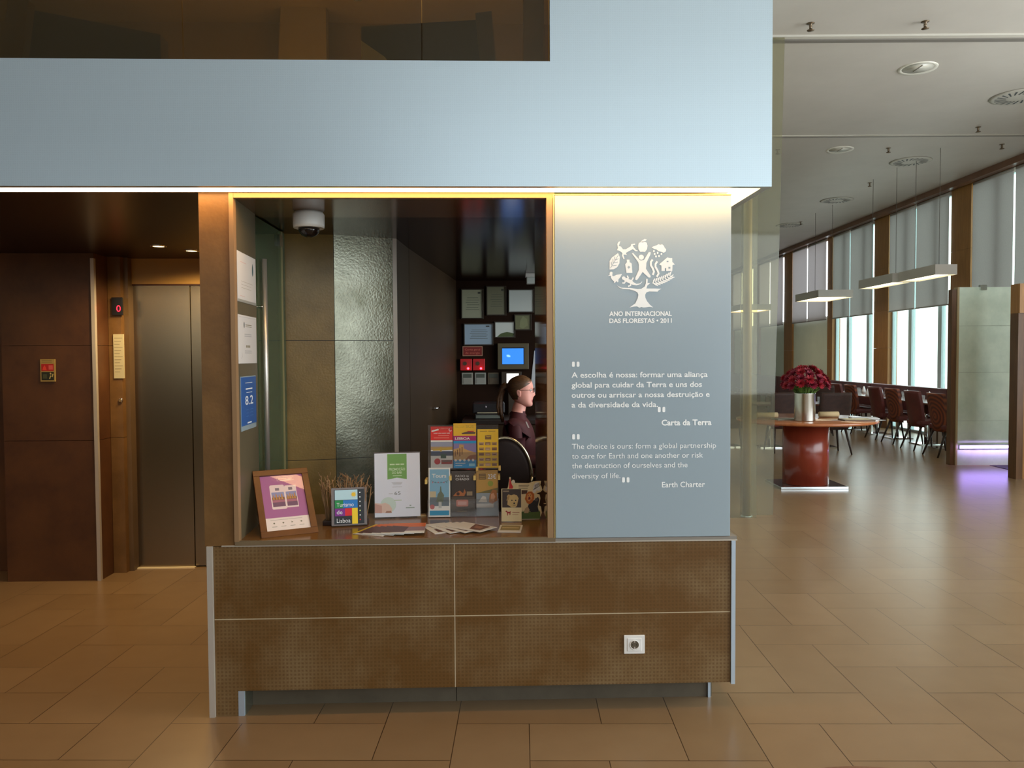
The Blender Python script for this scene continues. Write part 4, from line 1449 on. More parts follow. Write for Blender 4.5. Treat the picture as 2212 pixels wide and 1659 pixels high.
# ------------------------------------------------------------------ fanned leaflets lying on the sill
def flat_sheet(name, label, x, y, rot, w, d, z, draw, group):
    k = MB()
    k.box(-w / 2, w / 2, -d / 2, d / 2, 0, 0.0016, mat('leaflet white', (230, 228, 222), 0.45))
    draw(k, w, d)
    return k.build(name, loc=(x, y, SILL + z), rot=(0, 0, rot), label=label, cat='leaflet', group=group)


def hp(k, pts, z, m):
    k.face([(p[0], p[1], z) for p in pts], m)


def fan_sunset(i):
    def f(k, w, d):
        hp(k, [(-w / 2, d * .1), (w / 2, d * .1), (w / 2, d / 2), (-w / 2, d / 2)], .0020, mat('sunset orange', (220, 110, 40), 0.45))
        hp(k, [(-w / 2, -d * .3), (w / 2, -d * .3), (w / 2, d * .1), (-w / 2, d * .1)], .0020, mat('sunset mauve', (150, 120, 128), 0.45))
        hp(k, [(-w / 2, -d * .42), (-w * .1, -d * .42), (w * .0, d * .1), (-w / 2, d * .25)], .0024, mat('sunset plum', (90, 56, 60), 0.45))
        if i == 0:
            hp(k, [(-w / 2, -d / 2), (-w * .42, -d / 2), (-w * .42, d / 2), (-w / 2, d / 2)], .0026, mat('sunset yellow', (220, 190, 40), 0.45))
    return f


names = ('undermost', 'second from the bottom', 'third from the bottom', 'fourth from the bottom', 'topmost')
for i in range(5):
    flat_sheet('leaflet', '%s orange and mauve leaflet of the fan before the white poster' % names[i], -0.50 + 0.034 * i, 3.575 - 0.004 * i, radians(-22 + 6 * i), 0.15, 0.205, 0.0004 + 0.003 * i, fan_sunset(i), 'sunset leaflets fanned on the sill')


def fan_cream(k, w, d):
    hp(k, [(-w * .30, -d * .40), (w * .40, -d * .36), (w * .44, d * .1), (w * .05, d * .0), (-w * .30, -d * .1)], .0020, mat('cocoa picture', (110, 66, 50), 0.45))
    hp(k, [(-w * .1, -d * .3), (w * .2, -d * .26), (w * .26, -d * .02), (-w * .05, -d * .1)], .0024, mat('cocoa pale', (170, 120, 96), 0.45))


names = ('undermost', 'second from the bottom', 'third from the bottom', 'topmost')
for i in range(4):
    flat_sheet('leaflet', '%s cream leaflet of the fan lying before the rack' % names[i], -0.225 + 0.048 * i, 3.605 - 0.008 * i, radians(24 + 9 * i), 0.125, 0.205, 0.0004 + 0.003 * i, fan_cream, 'cream leaflets fanned on the sill')


def card_art(k, w, d):
    hp(k, [(-w * .42, -d * .25), (w * .42, -d * .25), (w * .42, d * .42), (-w * .42, d * .42)], .0020, mat('khaki picture', (150, 134, 84), 0.5))
    hp(k, [(-w * .36, d * .02), (w * .36, d * .02), (w * .36, d * .12), (-w * .36, d * .12)], .0024, CREAM)


k_ = flat_sheet('postcard', 'small cream card lying flat before the puppy flyer', 0.098, 3.575, radians(-6), 0.105, 0.15, 0.0004, card_art, None)
k_['category'] = 'card'
b = MB()
b.box(-0.022, 0.022, -0.02, 0.02, 0, 0.006, mat('pale wood chip', (190, 160, 110), 0.5), 0.001)
b.build('coaster', loc=(-0.335, 3.90, SILL), rot=(0, 0, 0.2), label='little tan coaster lying left of the leaflet rack', cat='coaster')

# ------------------------------------------------------------------ inside the kiosk
t = thing('dome_camera', 'white dome security camera under the dark kiosk ceiling', 'camera', (-0.83, 3.72, 2.231))
b = MB()
WP = mat('white camera plastic', (206, 204, 198), 0.35)
b.lathe([(0.070, -0.075), (0.072, -0.06), (0.072, -0.012), (0.064, 0.0)], WP, 28)
b.build('housing', t)
b = MB()
b.lathe([(0.012, -0.118), (0.034, -0.108), (0.046, -0.092), (0.050, -0.075)], mat('smoked dome', (24, 18, 16), 0.06), 24)
b.build('dome', t)
t = thing('ceiling_sensor', 'small pale ceiling sensor far back under the dark kiosk ceiling', 'sensor', (0.36, 6.45, 2.232))
b = MB()
b.box(-0.05, 0.05, -0.04, 0.04, -0.03, 0.0, WP, 0.004)
b.build('base', t)
b = MB()
b.box(-0.04, 0.045, -0.035, 0.035, -0.085, -0.03, mat('ribbed pale cover', (190, 196, 190), 0.4), 0.006)
b.build('cover', t)

KB = 7.04 / 1700.0


def OX(px):
    return (px - 1052.2) * KB


def OZ(py):
    return 1.55 + (772 - py) * KB


def framed(label, x0, y0, x1, y1, rim, paper, art=None):
    X0, X1, Z0, Z1 = OX(x0), OX(x1), OZ(y1), OZ(y0)
    t_ = thing('framed_certificate', label, 'certificate', (X0, 7.038, Z0), group='certificates on the office wall')
    k = MB()
    w, h = X1 - X0, Z1 - Z0
    r = 0.008
    for q in ((0, w, 0, r), (0, w, h - r, h), (0, r, r, h - r), (w - r, w, r, h - r)):
        k.box(q[0], q[1], -0.018, 0.0, q[2], q[3], rim)
    k.build('frame', t_)
    k = MB()
    k.rect(r, w - r, r, h - r, -0.006, paper)
    if art:
        art(k, w, h, -0.0066)
    k.build('sheet', t_)
    return t_


RIM = mat('dark picture rim', (52, 42, 28), 0.5)


def art_lines(k, w, h, y):
    g = mat('certificate print', (80, 84, 70), 0.6)
    for i in range(6):
        k.rect(w * (.2 + .03 * (i % 3)), w * (.8 - .04 * (i % 2)), h * (.3 + .08 * i), h * (.315 + .08 * i), y, g)
    k.rect(w * .74, w * .86, h * .84, h * .90, y, mat('certificate seal', (50, 50, 44), 0.6))


def art_wave(k, w, h, y):
    k.poly([(w * .12, h * .06), (w * .9, h * .06), (w * .95, h * .26), (w * .6, h * .36), (w * .3, h * .26)], y, mat('olive wave', (70, 84, 44), 0.6))


def art_leaf(k, w, h, y):
    k.poly([(w * .3, h * .2), (w * .5, h * .1), (w * .78, h * .3), (w * .74, h * .7), (w * .5, h * .9), (w * .34, h * .6)], y, mat('olive leaf', (126, 132, 96), 0.6))


P1 = mat('dim certificate paper', (150, 150, 124), 0.3)
P2 = mat('pale certificate paper', (200, 206, 200), 0.3)
P3 = mat('bluish certificate paper', (140, 160, 176), 0.25)
framed('tall greyish framed certificate, top left on the dark office wall', 996, 625, 1044, 689, RIM, P1, art_lines)
framed('plain dim framed certificate, top middle on the dark office wall', 1050, 619, 1093, 682, RIM, mat('dull certificate paper', (116, 114, 90), 0.4), art_lines)
framed('wide pale framed certificate, top right on the dark office wall', 1097, 626, 1153, 676, RIM, P2)
framed('wide bluish framed certificate, lower left on the office wall', 1001, 699, 1065, 746, RIM, P3, art_lines)
framed('small pale certificate with an olive wave at its foot', 1067, 695, 1112, 730, RIM, P2, art_wave)
framed('small olive framed leaf print, lower right of the certificates', 1110, 680, 1147, 714, RIM, mat('olive paper', (110, 112, 80), 0.4), art_leaf)
# red notice
b = MB()
x0, x1, z0, z1 = OX(998), OX(1041), OZ(769), OZ(748)
b.box(x0, x1, 7.026, 7.038, z0, z1, mat('notice rim', (170, 130, 104), 0.5))
b.rect(x0 + .006, x1 - .006, z0 + .006, z1 - .006, 7.0254, mat('dull red sign', (120, 24, 16), 0.5))
PT = mat('sign salmon print', (206, 110, 90), 0.5)
b.text('Corte geral', (x0 + x1) / 2, z0 + .050, 7.025, PT, width=.135, height=.018, align='c')
b.text('de energia', (x0 + x1) / 2, z0 + .020, 7.025, PT, width=.128, height=.018, align='c')
b.build('power_cut_sign', label='small dark red sign reading Corte geral de energia on the office wall', cat='sign')
for k, (x0, x1, s) in enumerate(((993, 1018, 'left'), (1020, 1046, 'right'))):
    X0, X1, Z0, Z1 = OX(x0), OX(x1), OZ(800), OZ(775)
    t = thing('emergency_switch', '%s red emergency switch box with a glowing red lamp on the office wall' % s, 'switch', ((X0 + X1) / 2, 7.038, Z0), group='emergency switches')
    w = (X1 - X0) / 2
    b = MB()
    b.box(-w, w, -0.04, 0, 0, Z1 - Z0, mat('emergency red', (190, 16, 24), 0.35), 0.004)
    b.build('box', t)
    b = MB()
    b.lathe([(0.018, 0.04), (0.018, 0.046)], mat('switch dull olive', (70, 50, 30), 0.5), 14, c=(-0.01, 0, 0), mtx=Matrix.Translation((0, 0, 0.062)) @ Matrix.Rotation(radians(90), 4, 'X'))
    b.build('knob', t)
    b = MB()
    b.ball((0.018, -0.044, 0.018), 0.010, lamp_mat('red pilot lamp', (255, 60, 80), 5.0), 12, 8)
    b.build('pilot_lamp', t)
for k, (x0, s) in enumerate(((996, 'leftmost'), (1024, 'middle'), (1052, 'rightmost'))):
    X0, X1, Z0, Z1 = OX(x0), OX(x0 + 24), OZ(830), OZ(805)
    t = thing('light_switch', '%s of the three grey light switches below the red boxes' % s, 'switch', (X0, 7.038, Z0), group='light switches on the office wall')
    w, h = X1 - X0, Z1 - Z0
    tone = ((150, 148, 136), (150, 152, 144), (96, 84, 64))[k]
    b = MB()
    b.box(0, w, -0.010, 0, 0, h, mat('switch plate %d' % k, tone, 0.4), 0.002)
    b.build('plate', t)
    b = MB()
    b.box(w * .12, w * .88, -0.014, -0.009, h * .10, h * .52, mat('switch rocker %d' % k, tuple(int(c * 0.95) for c in tone), 0.35), 0.001)
    b.build('rocker', t)
    b = MB()
    b.box(w * .12, w * .88, -0.013, -0.009, h * .56, h * .9, mat('switch rocker dark', (70, 76, 66), 0.35), 0.001)
    b.build('rocker', t)
t = thing('alarm_monitor', 'wall control unit with a bright blue screen and olive frame', 'monitor', (OX(1073), 7.038, OZ(798)))
w, h = OX(1140) - OX(1073), OZ(742) - OZ(798)
b = MB()
OLV = mat('olive grey housing', (84, 76, 52), 0.45)
b.box(0, w, -0.06, 0, 0, h, OLV, 0.006)
b.build('housing', t)
b = MB()
b.rect(w * .14, w * .86, h * .18, h * .84, -0.0605, mat('screen surround', (14, 34, 60), 0.3))
b.rect(w * .15, w * .83, h * .20, h * .80, -0.061, lamp_mat('blue screen', (44, 116, 205), 0.85))
b.rect(w * .29, w * .38, h * .49, h * .56, -0.0615, lamp_mat('screen window', (130, 180, 240), 0.9))
b.rect(w * .32, w * .41, h * .47, h * .53, -0.0617, lamp_mat('screen window', (130, 180, 240), 0.9))
b.build('screen', t)
t = thing('desk_monitor', 'small monitor with a glowing white screen behind the receptionist', 'monitor', (OX(1081), 6.98, OZ(835)))
w, h = OX(1124) - OX(1081), OZ(803) - OZ(835)
b = MB()
b.box(0, w, -0.02, 0.03, 0, h, mat('dark brown housing', (50, 38, 24), 0.45), 0.004)
b.build('housing', t)
b = MB()
b.rect(w * .26, w * .86, h * .24, h * .88, -0.0205, lamp_mat('white screen', (255, 255, 244), 1.4))
b.build('screen', t)
b = MB()
b.box(w * .35, w * .65, -0.01, 0.02, 1.04 - OZ(835), 0.0, mat('dark brown housing', (50, 38, 24), 0.45))
b.build('stand', t)
b = MB()
b.poly([(OX(1152.5), OZ(758)), (OX(1180), OZ(764)), (OX(1180), OZ(850)), (OX(1143), OZ(850))], 7.03, mat('pale blue folder', (190, 200, 210), 0.5), 0.006)
b.build('wall_poster', label='pale folder edge showing on the office wall beside the receptionist', cat='poster')
# low cabinet with printer
t = thing('cabinet', 'dark office cabinet along the back wall carrying the printer', 'cabinet', (-0.2, 6.35, 0))
b = MB()
b.box(0, 0.95, 0, 0.64, 0.06, 1.01, GLOSS_DARK)
b.build('body', t)
b = MB()
b.box(-0.01, 0.96, -0.01, 0.65, 1.01, 1.04, mat('cabinet top', (40, 26, 18), 0.4))
b.build('top', t)
for k in range(2):
    b = MB()
    b.box(0.01 + .475 * k, 0.465 + .475 * k, -0.012, 0, 0.08, 1.0, LAM_DARK)
    b.build('door', t)
b = MB()
b.box(0.02, 0.93, 0.03, 0.6, 0, 0.06, DARK)
b.build('plinth', t)
t = thing('printer', 'dark printer with pale paper tray on the office cabinet', 'printer', (-0.13, 6.50, 1.04))
b = MB()
PB = mat('printer dark', (26, 22, 24), 0.35)
b.box(0, 0.27, 0.02, 0.32, 0.045, 0.13, PB, 0.012)
b.build('body', t)
b = MB()
b.box(0.02, 0.26, -0.02, 0.3, 0.0, 0.045, PB, 0.006)
b.rect(0.03, 0.25, 0.008, 0.034, -0.0205, mat('tray grey', (100, 106, 98), 0.4))
b.build('paper_tray', t)
b = MB()
b.box(0.04, 0.25, 0.0, 0.02, 0.048, 0.054, mat('paper strip', (190, 180, 150), 0.5))
b.build('paper', t)
b = MB()
b.ball((0.11, 0.02, 0.10), 0.008, mat('round printer button', (150, 140, 150), 0.3), 10, 8)
b.build('button', t)

# round-backed chair in front of the receptionist
t = thing('round_back_chair', 'dark chair whose round back has a pale metal rim, in front of the receptionist', 'chair', (0.113, 5.5, 0))
b = MB()
b.tube([(0.19 * cos(a_), 0.0, 0.71 + 0.275 * sin(a_)) for a_ in [2 * pi * k / 48 for k in range(49)]], 0.011, mat('pale rim metal', (214, 200, 170), 0.25, metal=0.8), 8)
b.build('back_rim', t)
b = MB()
UPH = noisy('dark upholstery', (34, 20, 18), (44, 28, 24), 20.0, (0.7, 0.8))
b.lathe([(0.02, -0.02), (0.16, -0.012), (0.186, 0.0), (0.16, 0.012), (0.02, 0.02)], UPH, 36, mtx=Matrix.Translation((0, 0, 0.71)) @ Matrix.Diagonal((1, 1, 1.447, 1)) @ Matrix.Rotation(radians(90), 4, 'X'))
b.build('backrest', t)
b = MB()
b.lathe([(0.05, 0.42), (0.20, 0.425), (0.215, 0.45), (0.20, 0.475), (0.02, 0.48)], UPH, 28, c=(0, -0.2, 0))
b.build('seat', t)
b = MB()
b.tube([(0, -0.03, 0.46), (0, 0.0, 0.5), (0, 0.0, 0.56)], 0.016, CHROME)
b.build('back_support', t)
for sx, sy in ((-.15, -.06), (.15, -.06), (-.15, -.34), (.15, -.34)):
    b = MB()
    b.tube([(sx * .8, -.2 + (sy + .2) * .8, .43), (sx, sy, 0)], 0.013, CHROME)
    b.build('leg', t)

# ------------------------------------------------------------------ the receptionist
SKIN = noisy('skin', (222, 150, 134), (230, 162, 146), 14.0, (0.45, 0.55))
HAIRM = noisy('brown hair', (62, 38, 20), (104, 70, 40), 30.0, (0.45, 0.6), stretch=(1, 1, 6))
JACK = noisy('burgundy jacket', (60, 8, 16), (72, 13, 22), 20.0, (0.7, 0.8))
PX, PY_ = 0.22, 5.9
person = thing('person', 'seated receptionist in a dark burgundy jacket with ponytail and glasses, facing right', 'person', (PX, PY_, 0), (0, 0, radians(-10)))


def skinned(name, chains, m, parent, sub=2):
    """One continuous surface grown over joined chains of (point, radius)."""
    verts, radii, edges, idx = [], [], [], {}
    for ch in chains:
        prev = None
        for p, r in ch:
            key = tuple(round(c, 4) for c in p)
            if key not in idx:
                idx[key] = len(verts)
                verts.append(p)
                radii.append(r)
            i = idx[key]
            if prev is not None and prev != i:
                edges.append((prev, i))
            prev = i
    me = bpy.data.meshes.new(name)
    me.from_pydata(verts, edges, [])
    o = bpy.data.objects.new(name, me)
    COL.objects.link(o)
    md = o.modifiers.new('skin', 'SKIN')
    md.use_smooth_shade = True
    for i, v in enumerate(me.skin_vertices[0].data):
        r = radii[i]
        v.radius = r if isinstance(r, tuple) else (r, r)
        v.use_root = (i == 0)
    s = o.modifiers.new('smooth', 'SUBSURF')
    s.levels = s.render_levels = sub
    bpy.context.view_layer.update()
    dg = bpy.context.evaluated_depsgraph_get()
    ne = bpy.data.meshes.new_from_object(o.evaluated_get(dg))
    bpy.data.objects.remove(o)
    for p in ne.polygons:
        p.use_smooth = True
        p.material_index = 0
    ne.materials.clear()
    ne.materials.append(m)
    return ne


# local axes: +x is where she looks, +y her left, z up; seat at 0.47
HZ = 1.292
pel = (0.0, 0.0, 0.56)
chest = (0.02, 0.0, 0.92)
nb = (0.0, 0.0, 1.12)
spine = [(pel, .115), ((0.0, 0, .72), .10), (chest, .105), ((0.0, 0, 1.03), .085), (nb, .058), ((0.012, 0, 1.17), .052), ((0.028, 0, 1.22), .056)]


def arm(s):
    return [((0.0, 0, 1.03), .085), ((0.0, .165 * s, 1.045), .055), ((0.04, .21 * s, .79), .045), ((0.26, .15 * s, .79), .036), ((0.30, .145 * s, .795), .030)]


def hand(s):
    w = (0.30, .145 * s, .795)
    c = [[(w, .030), ((0.355, .14 * s, .795), (.036, .018)), ((0.385, .138 * s, .793), (.036, .015))]]
    for k, ln in enumerate((.070, .080, .075, .058)):
        yb = .138 * s + (k - 1.5) * .0195 * s
        c.append([((0.385, .138 * s, .793), (.036, .015)), ((0.395, yb, .793), .0092), ((0.395 + ln * .55, yb * 1.0, .796), .0085), ((0.395 + ln, yb, .780), .0072)])
    c.append([((0.355, .14 * s, .795), (.036, .018)), ((0.365, .14 * s - .046 * s, .790), .0105), ((0.40, .14 * s - .056 * s, .786), .0088)])
    return c


def leg(s):
    return [(pel, .115), ((0.05, .09 * s, .54), .085), ((0.43, .10 * s, .53), .062), ((0.42, .10 * s, .28), .050), ((0.39, .10 * s, .09), .038), ((0.45, .10 * s, .045), .038), ((0.55, .11 * s, .035), .028)]


chains = [spine, arm(1), arm(-1)] + hand(1) + hand(-1) + [leg(1), leg(-1)]
body_me = skinned('body', chains, SKIN, person)
bmx = bmesh.new()
bmx.from_mesh(body_me)
# head: rows of (z, front, back, half width) about the ear axis
HR = [(-.112, .062, .018, .020), (-.106, .076, -.0, .034), (-.094, .080, -.025, .046), (-.078, .079, -.048, .054), (-.060, .077, -.066, .060), (-.042, .076, -.080, .065), (-.022, .076, -.091, .069),
      (-.002, .077, -.098, .071), (.018, .078, -.102, .073), (.038, .081, -.103, .074), (.058, .080, -.101, .073), (.078, .072, -.092, .068), (.096, .056, -.074, .057), (.108, .034, -.048, .040), (.115, .008, -.018, .018)]
NS = 36
rings = []
for z, f, k, w in HR:
    cx, rx = (f + k) / 2, (f - k) / 2
    ring = []
    for j in range(NS):
        a_ = 2 * pi * j / NS
        ca, sa = cos(a_), sin(a_)
        x = cx + rx * (abs(ca) ** .9) * (1 if ca > 0 else -1)
        y = w * (abs(sa) ** .9) * (1 if sa > 0 else -1)
        fr = max(0.0, ca)
        nose = math.exp(-(sa / .20) ** 2) * fr
        x += nose * (.026 * math.exp(-((z + .026) / .016) ** 2) + .014 * math.exp(-((z - .002) / .016) ** 2))       # nose
        lip = math.exp(-(sa / .34) ** 2) * fr
        x += lip * (.008 * math.exp(-((z + .056) / .006) ** 2) + .007 * math.exp(-((z + .070) / .006) ** 2) - .004 * math.exp(-((z + .063) / .003) ** 2) - .005 * math.exp(-((z + .083) / .006) ** 2))
        eye = math.exp(-((abs(sa) - .40) / .18) ** 2) * fr
        x -= eye * .010 * math.exp(-((z - .012) / .012) ** 2)
        x += math.exp(-(sa / .7) ** 2) * fr * .004 * math.exp(-((z - .032) / .010) ** 2)                            # brow
        ring.append(bmx.verts.new((x + .035, y, HZ + z)))
    rings.append(ring)
for r0, r1 in zip(rings, rings[1:]):
    for j in range(NS):
        f = bmx.faces.new((r0[j], r0[(j + 1) % NS], r1[(j + 1) % NS], r1[j]))
        f.smooth = True
bmx.faces.new(rings[0][::-1])
bmx.faces.new(rings[-1])
for s in (-1, 1):                                                  # ears
    res = bmesh.ops.create_uvsphere(bmx, u_segments=14, v_segments=10, radius=1.0)
    for v in res['verts']:
        r_ = math.hypot(v.co.x, v.co.z)
        dent = -.006 * max(0, 1 - r_ / .6)
        v.co = Vector((.020 + v.co.x * .018 - .004 * v.co.z, s * (.072 + v.co.y * s * .008 + dent) if False else s * .073 + v.co.y * .009 + s * dent, HZ - .008 + v.co.z * .031))
    for f in set(f for v in res['verts'] for f in v.link_faces):
        f.smooth = True
bmx.to_mesh(body_me)
bmx.free()
LIP = mat('lips', (176, 84, 84), 0.45)
body_me.materials.append(LIP)
body_me.materials.append(JACK)
body_me.materials.append(mat('black trousers', (18, 16, 18), 0.8))
for p in body_me.polygons:
    c = p.center
    if abs(c.z - (HZ - .063)) < .011 and c.x > .035 + .074 and abs(c.y) < .022:
        p.material_index = 1
    elif c.z < .62:
        p.material_index = 3
    elif c.z < 1.14 and not (c.x > .27 and c.z > .72):
        p.material_index = 2
body = bpy.data.objects.new('body', body_me)
COL.objects.link(body)
body.parent = person
b = MB()
for s in (-1, 1):
    b.ball((.035 + .066, .029 * s, HZ + .012), .0115, mat('eye white', (226, 220, 214), 0.3), 14, 10)
    b.ball((.035 + .0745, .029 * s, HZ + .012), .0052, mat('iris', (70, 60, 46), 0.3), 10, 8)
b.build('eyes', person)
# jacket and trousers a little fuller than the body
jc = [[(pel, .14), ((0.0, 0, .72), .132), (chest, .142), ((0.0, 0, 1.03), .118), ((0.0, 0, 1.10), .080), ((0.008, 0, 1.15), .068)],
      [((0.0, 0, 1.03), .118), ((0.0, .165, 1.045), .074), ((0.04, .21, .79), .057), ((0.26, .15, .79), .046)],
      [((0.0, 0, 1.03), .118), ((0.0, -.165, 1.045), .074), ((0.04, -.21, .79), .057), ((0.26, -.15, .79), .046)]]
jo = bpy.data.objects.new('jacket', skinned('jacket', jc, JACK, person))
COL.objects.link(jo)
jo.parent = person
b = MB()
b.poly([(0.092, 1.03), (0.102, 1.03), (0.082, 1.075), (0.074, 1.075)], -0.105, mat('white pin', (226, 220, 214), 0.4), 0.004)
b.build('lapel_pin', jo)
tc_ = [[(pel, .13), ((0.05, .09, .54), .095), ((0.43, .10, .53), .072), ((0.42, .10, .28), .060), ((0.39, .10, .11), .052)],
       [(pel, .13), ((0.05, -.09, .54), .095), ((0.43, -.10, .53), .072), ((0.42, -.10, .28), .060), ((0.39, -.10, .11), .052)]]
to = bpy.data.objects.new('trousers', skinned('trousers', tc_, mat('black trousers', (18, 16, 18), 0.8), person))
COL.objects.link(to)
to.parent = person
# hair: a close cap swept back, open at the face, and a long ponytail
b = MB()
rings = []
HROWS = [(-.060, -.070), (-.042, -.083), (-.022, -.094), (-.002, -.102), (.018, -.107), (.038, -.108), (.058, -.106), (.078, -.097), (.096, -.079), (.110, -.052), (.121, -.018)]
for (z, k), hr in zip(HROWS, HR[4:]):
    _, f, _, w = hr
    cx, rx = (f + k) / 2, (f + .004 - k) / 2
    # the hairline runs from behind the ear up to the forehead
    lim = {-.060: .60, -.042: .56, -.022: .52, -.002: .50, .018: .46, .038: .34, .058: .20, .078: .0, .096: .0, .110: .0, .121: .0}[z] * pi
    ring = []
    for j in range(NS + 1):
        a_ = lim + (2 * pi - 2 * lim) * j / NS
        ca, sa = cos(a_), sin(a_)
        rip = 1 + .02 * sin(a_ * 23 + z * 60)
        ring.append(b.bm.verts.new((cx + .035 + rx * (abs(ca) ** .9) * (1 if ca > 0 else -1), (w + .006) * rip * (abs(sa) ** .9) * (1 if sa > 0 else -1), HZ + z + .003)))
    rings.append(ring)
i = b.mi(HAIRM)
for r0, r1 in zip(rings, rings[1:]):
    for j in range(NS):
        f = b.bm.faces.new((r0[j], r0[j + 1], r1[j + 1], r1[j]))
        f.material_index = i
        f.smooth = True
b.bm.faces.new(rings[-1]).material_index = i
b.ball((-.075, 0, HZ + .035), .024, HAIRM, 14, 10)
b.tube([(-.080, 0, HZ + .045), (-.108, 0, HZ + .030), (-.128, 0.0, HZ - .03), (-.134, 0.0, HZ - .10), (-.125, 0.0, HZ - .17), (-.11, 0.0, HZ - .23)], .030, HAIRM, 12, r2=.012)
b.tube([(-.082, -.01, HZ + .04), (-.118, -.012, HZ + .020), (-.145, -.014, HZ - .05), (-.150, -.012, HZ - .12), (-.142, -.01, HZ - .18)], .018, HAIRM, 10, r2=.006)
hair = b.build('hair', person)
b = MB()
b.lathe([(.020, -.008), (.024, 0), (.020, .008)], mat('hair tie', (130, 110, 96), 0.5), 14, caps=False, mtx=Matrix.Translation((-.097, 0, HZ + .036)) @ Matrix.Rotation(radians(70), 4, 'Y'))
b.build('hair_tie', hair)
b = MB()
GLF = mat('glasses frame', (70, 40, 34), 0.3)
for s in (-1, 1):
    b.tube([(.035 + .090, .031 * s + .023 * cos(a_), HZ + .010 + .018 * sin(a_)) for a_ in [2 * pi * k / 20 for k in range(21)]], .0016, GLF, 6)
    b.tube([(.035 + .089, .054 * s, HZ + .014), (.035 + .04, .073 * s, HZ + .014), (.030, .079 * s, HZ + .010)], .0015, GLF, 6)
b.tube([(.035 + .090, -.009, HZ + .014), (.035 + .094, 0, HZ + .017), (.035 + .090, .009, HZ + .014)], .0015, GLF, 6)
b.build('glasses', person)
t = thing('office_chair', 'dark office chair the receptionist sits on', 'chair', (PX, PY_, 0), (0, 0, radians(-10)))
b = MB()
b.box(-0.22, 0.24, -0.23, 0.23, 0.38, 0.445, UPH, 0.02)
b.build('seat', t)
b = MB()
b.box(-0.25, -0.20, -0.20, 0.20, 0.55, 0.92, UPH, 0.02)
b.box(-0.24, -0.21, -0.03, 0.03, 0.36, 0.56, BLACKP)
b.build('backrest', t)
b = MB()
b.lathe([(0.03, 0.08), (0.025, 0.38)], BLACKP, 14)
b.build('post', t)
b = MB()
for k in range(5):
    a_ = 2 * pi * k / 5
    b.tube([(0, 0, .09), (.28 * cos(a_), .28 * sin(a_), .06)], .02, BLACKP, 8)
    b.ball((.28 * cos(a_), .28 * sin(a_), .028), .028, BLACKP, 10, 8)
b.build('base', t)

# ------------------------------------------------------------------ the restaurant beyond
def rbuild(b, name, **k):
    return b.build(name, rot=RROT, **k)


def rstruct(b, name):
    return b.build(name, rot=RROT, kind='structure')


PIL = [(10.75, 11.35), (13.74, 14.36), (16.74, 17.40), (19.68, 19.99), (22.53, 23.2), (25.55, 26.2), (28.6, 29.2)]
WF = mat('pale window frame', (176, 196, 200), 0.4)
b = MB()
for v0, v1 in PIL:
    for z0, z1 in ((0, .9), (.903, 1.7), (1.703, 2.5), (2.503, 3.4), (3.403, 4.6)):
        b.box(7.90, 8.10, v0, v1, z0, z1, WOOD)
b.box(7.9, 8.1, 9.0, 10.75, 0, 4.6, WOOD)
b.box(7.9, 8.1, 10.75, 29.2, 4.5, 4.6, WOOD)
b.box(7.95, 8.1, 19.99, 29.2, 0, 2.55, WHITE_WALL)
rstruct(b, 'wall_restaurant_windows')
b = MB()
b.box(0.2, 8.2, 29.2, 29.3, 0, 4.6, WHITE_WALL)
rstruct(b, 'wall_restaurant_back')
b = MB()
b.box(1.06, 1.145, 7.1, 29.2, 0, 4.6, WHITE_WALL)
struct(b, 'wall_restaurant_left')
b = MB()
b.box(7.72, 7.86, 9.2, 29.2, 4.50, 4.6, noisy('brown pelmet', (110, 76, 56), (122, 86, 64), 3.0))
rstruct(b, 'trim_9')
n_win = 5
for i in range(len(PIL) - 1):
    v0, v1 = PIL[i][1], PIL[i + 1][0]
    if v0 > 19.9:
        continue
    t = thing('window_%d' % n_win, None, None, (0, 0, 0), RROT)
    t['kind'] = 'structure'
    n_win += 1
    b = MB()
    b.box(7.98, 8.06, v0, v1, 0, 0.05, WF)
    b.box(7.98, 8.06, v0, v1, 4.45, 4.5, WF)
    L_ = v1 - v0
    for f0, f1 in ((0.0, .05), (L_ * .18, L_ * .18 + .13), (L_ * .65, L_ * .65 + .13), (L_ - .05, L_)):
        b.box(7.98, 8.06, v0 + f0, v0 + f1, 0.05, 4.45, WF)
    b.build('window_frame', t)
    b = MB()
    b.box(8.01, 8.02, v0, v1, 0.05, 4.45, CLEAR)
    b.build('pane', t)

# roller blinds, two to a bay, with bright gaps between them
BL_T = ['nearest roller blind, behind the green partition', 'second roller blind from the right', 'third roller blind from the right, right of the wood pillar', 'fourth roller blind from the right', 'fifth roller blind from the right', 'sixth roller blind from the right', 'seventh roller blind from the right, over pale wall', 'eighth roller blind from the right, over pale wall', 'ninth roller blind from the right, seen through the glass screen', 'tenth roller blind from the right, seen through the glass screen', 'far roller blind behind the glass screen, next to last', 'farthest roller blind behind the glass screen']
SPL = [12.51, 15.56, 18.59, 21.29, 24.4, 27.4]
n_ = 0
for i in range(6):
    v0, v1, vs_ = PIL[i][1], PIL[i + 1][0], SPL[i]
    for a0, a1 in ((v0 + 0.02, vs_ - 0.025), (vs_ + 0.025, v1 - 0.10)):
        t = thing('roller_blind', 'grey ' + BL_T[n_], 'blind', rp(7.87, a0, 2.47), RROT, group='roller blinds along the restaurant windows')
        n_ += 1
        w = a1 - a0
        b = MB()
        b.face([(0, 0, 0.0), (0, 0, 2.02), (0, w, 2.02), (0, w, 0.0)], BLIND)
        b.build('fabric', t)
        b = MB()
        b.box(-0.012, 0.012, 0, w, -0.02, 0.004, mat('blind bar', (150, 146, 142), 0.5))
        b.build('bottom_bar', t)
        b = MB()
        b.tube([(0.03, 0.0, 2.0), (0.03, w, 2.0)], 0.035, mat('blind roller', (170, 160, 150), 0.5), 10)
        b.build('roller', t)

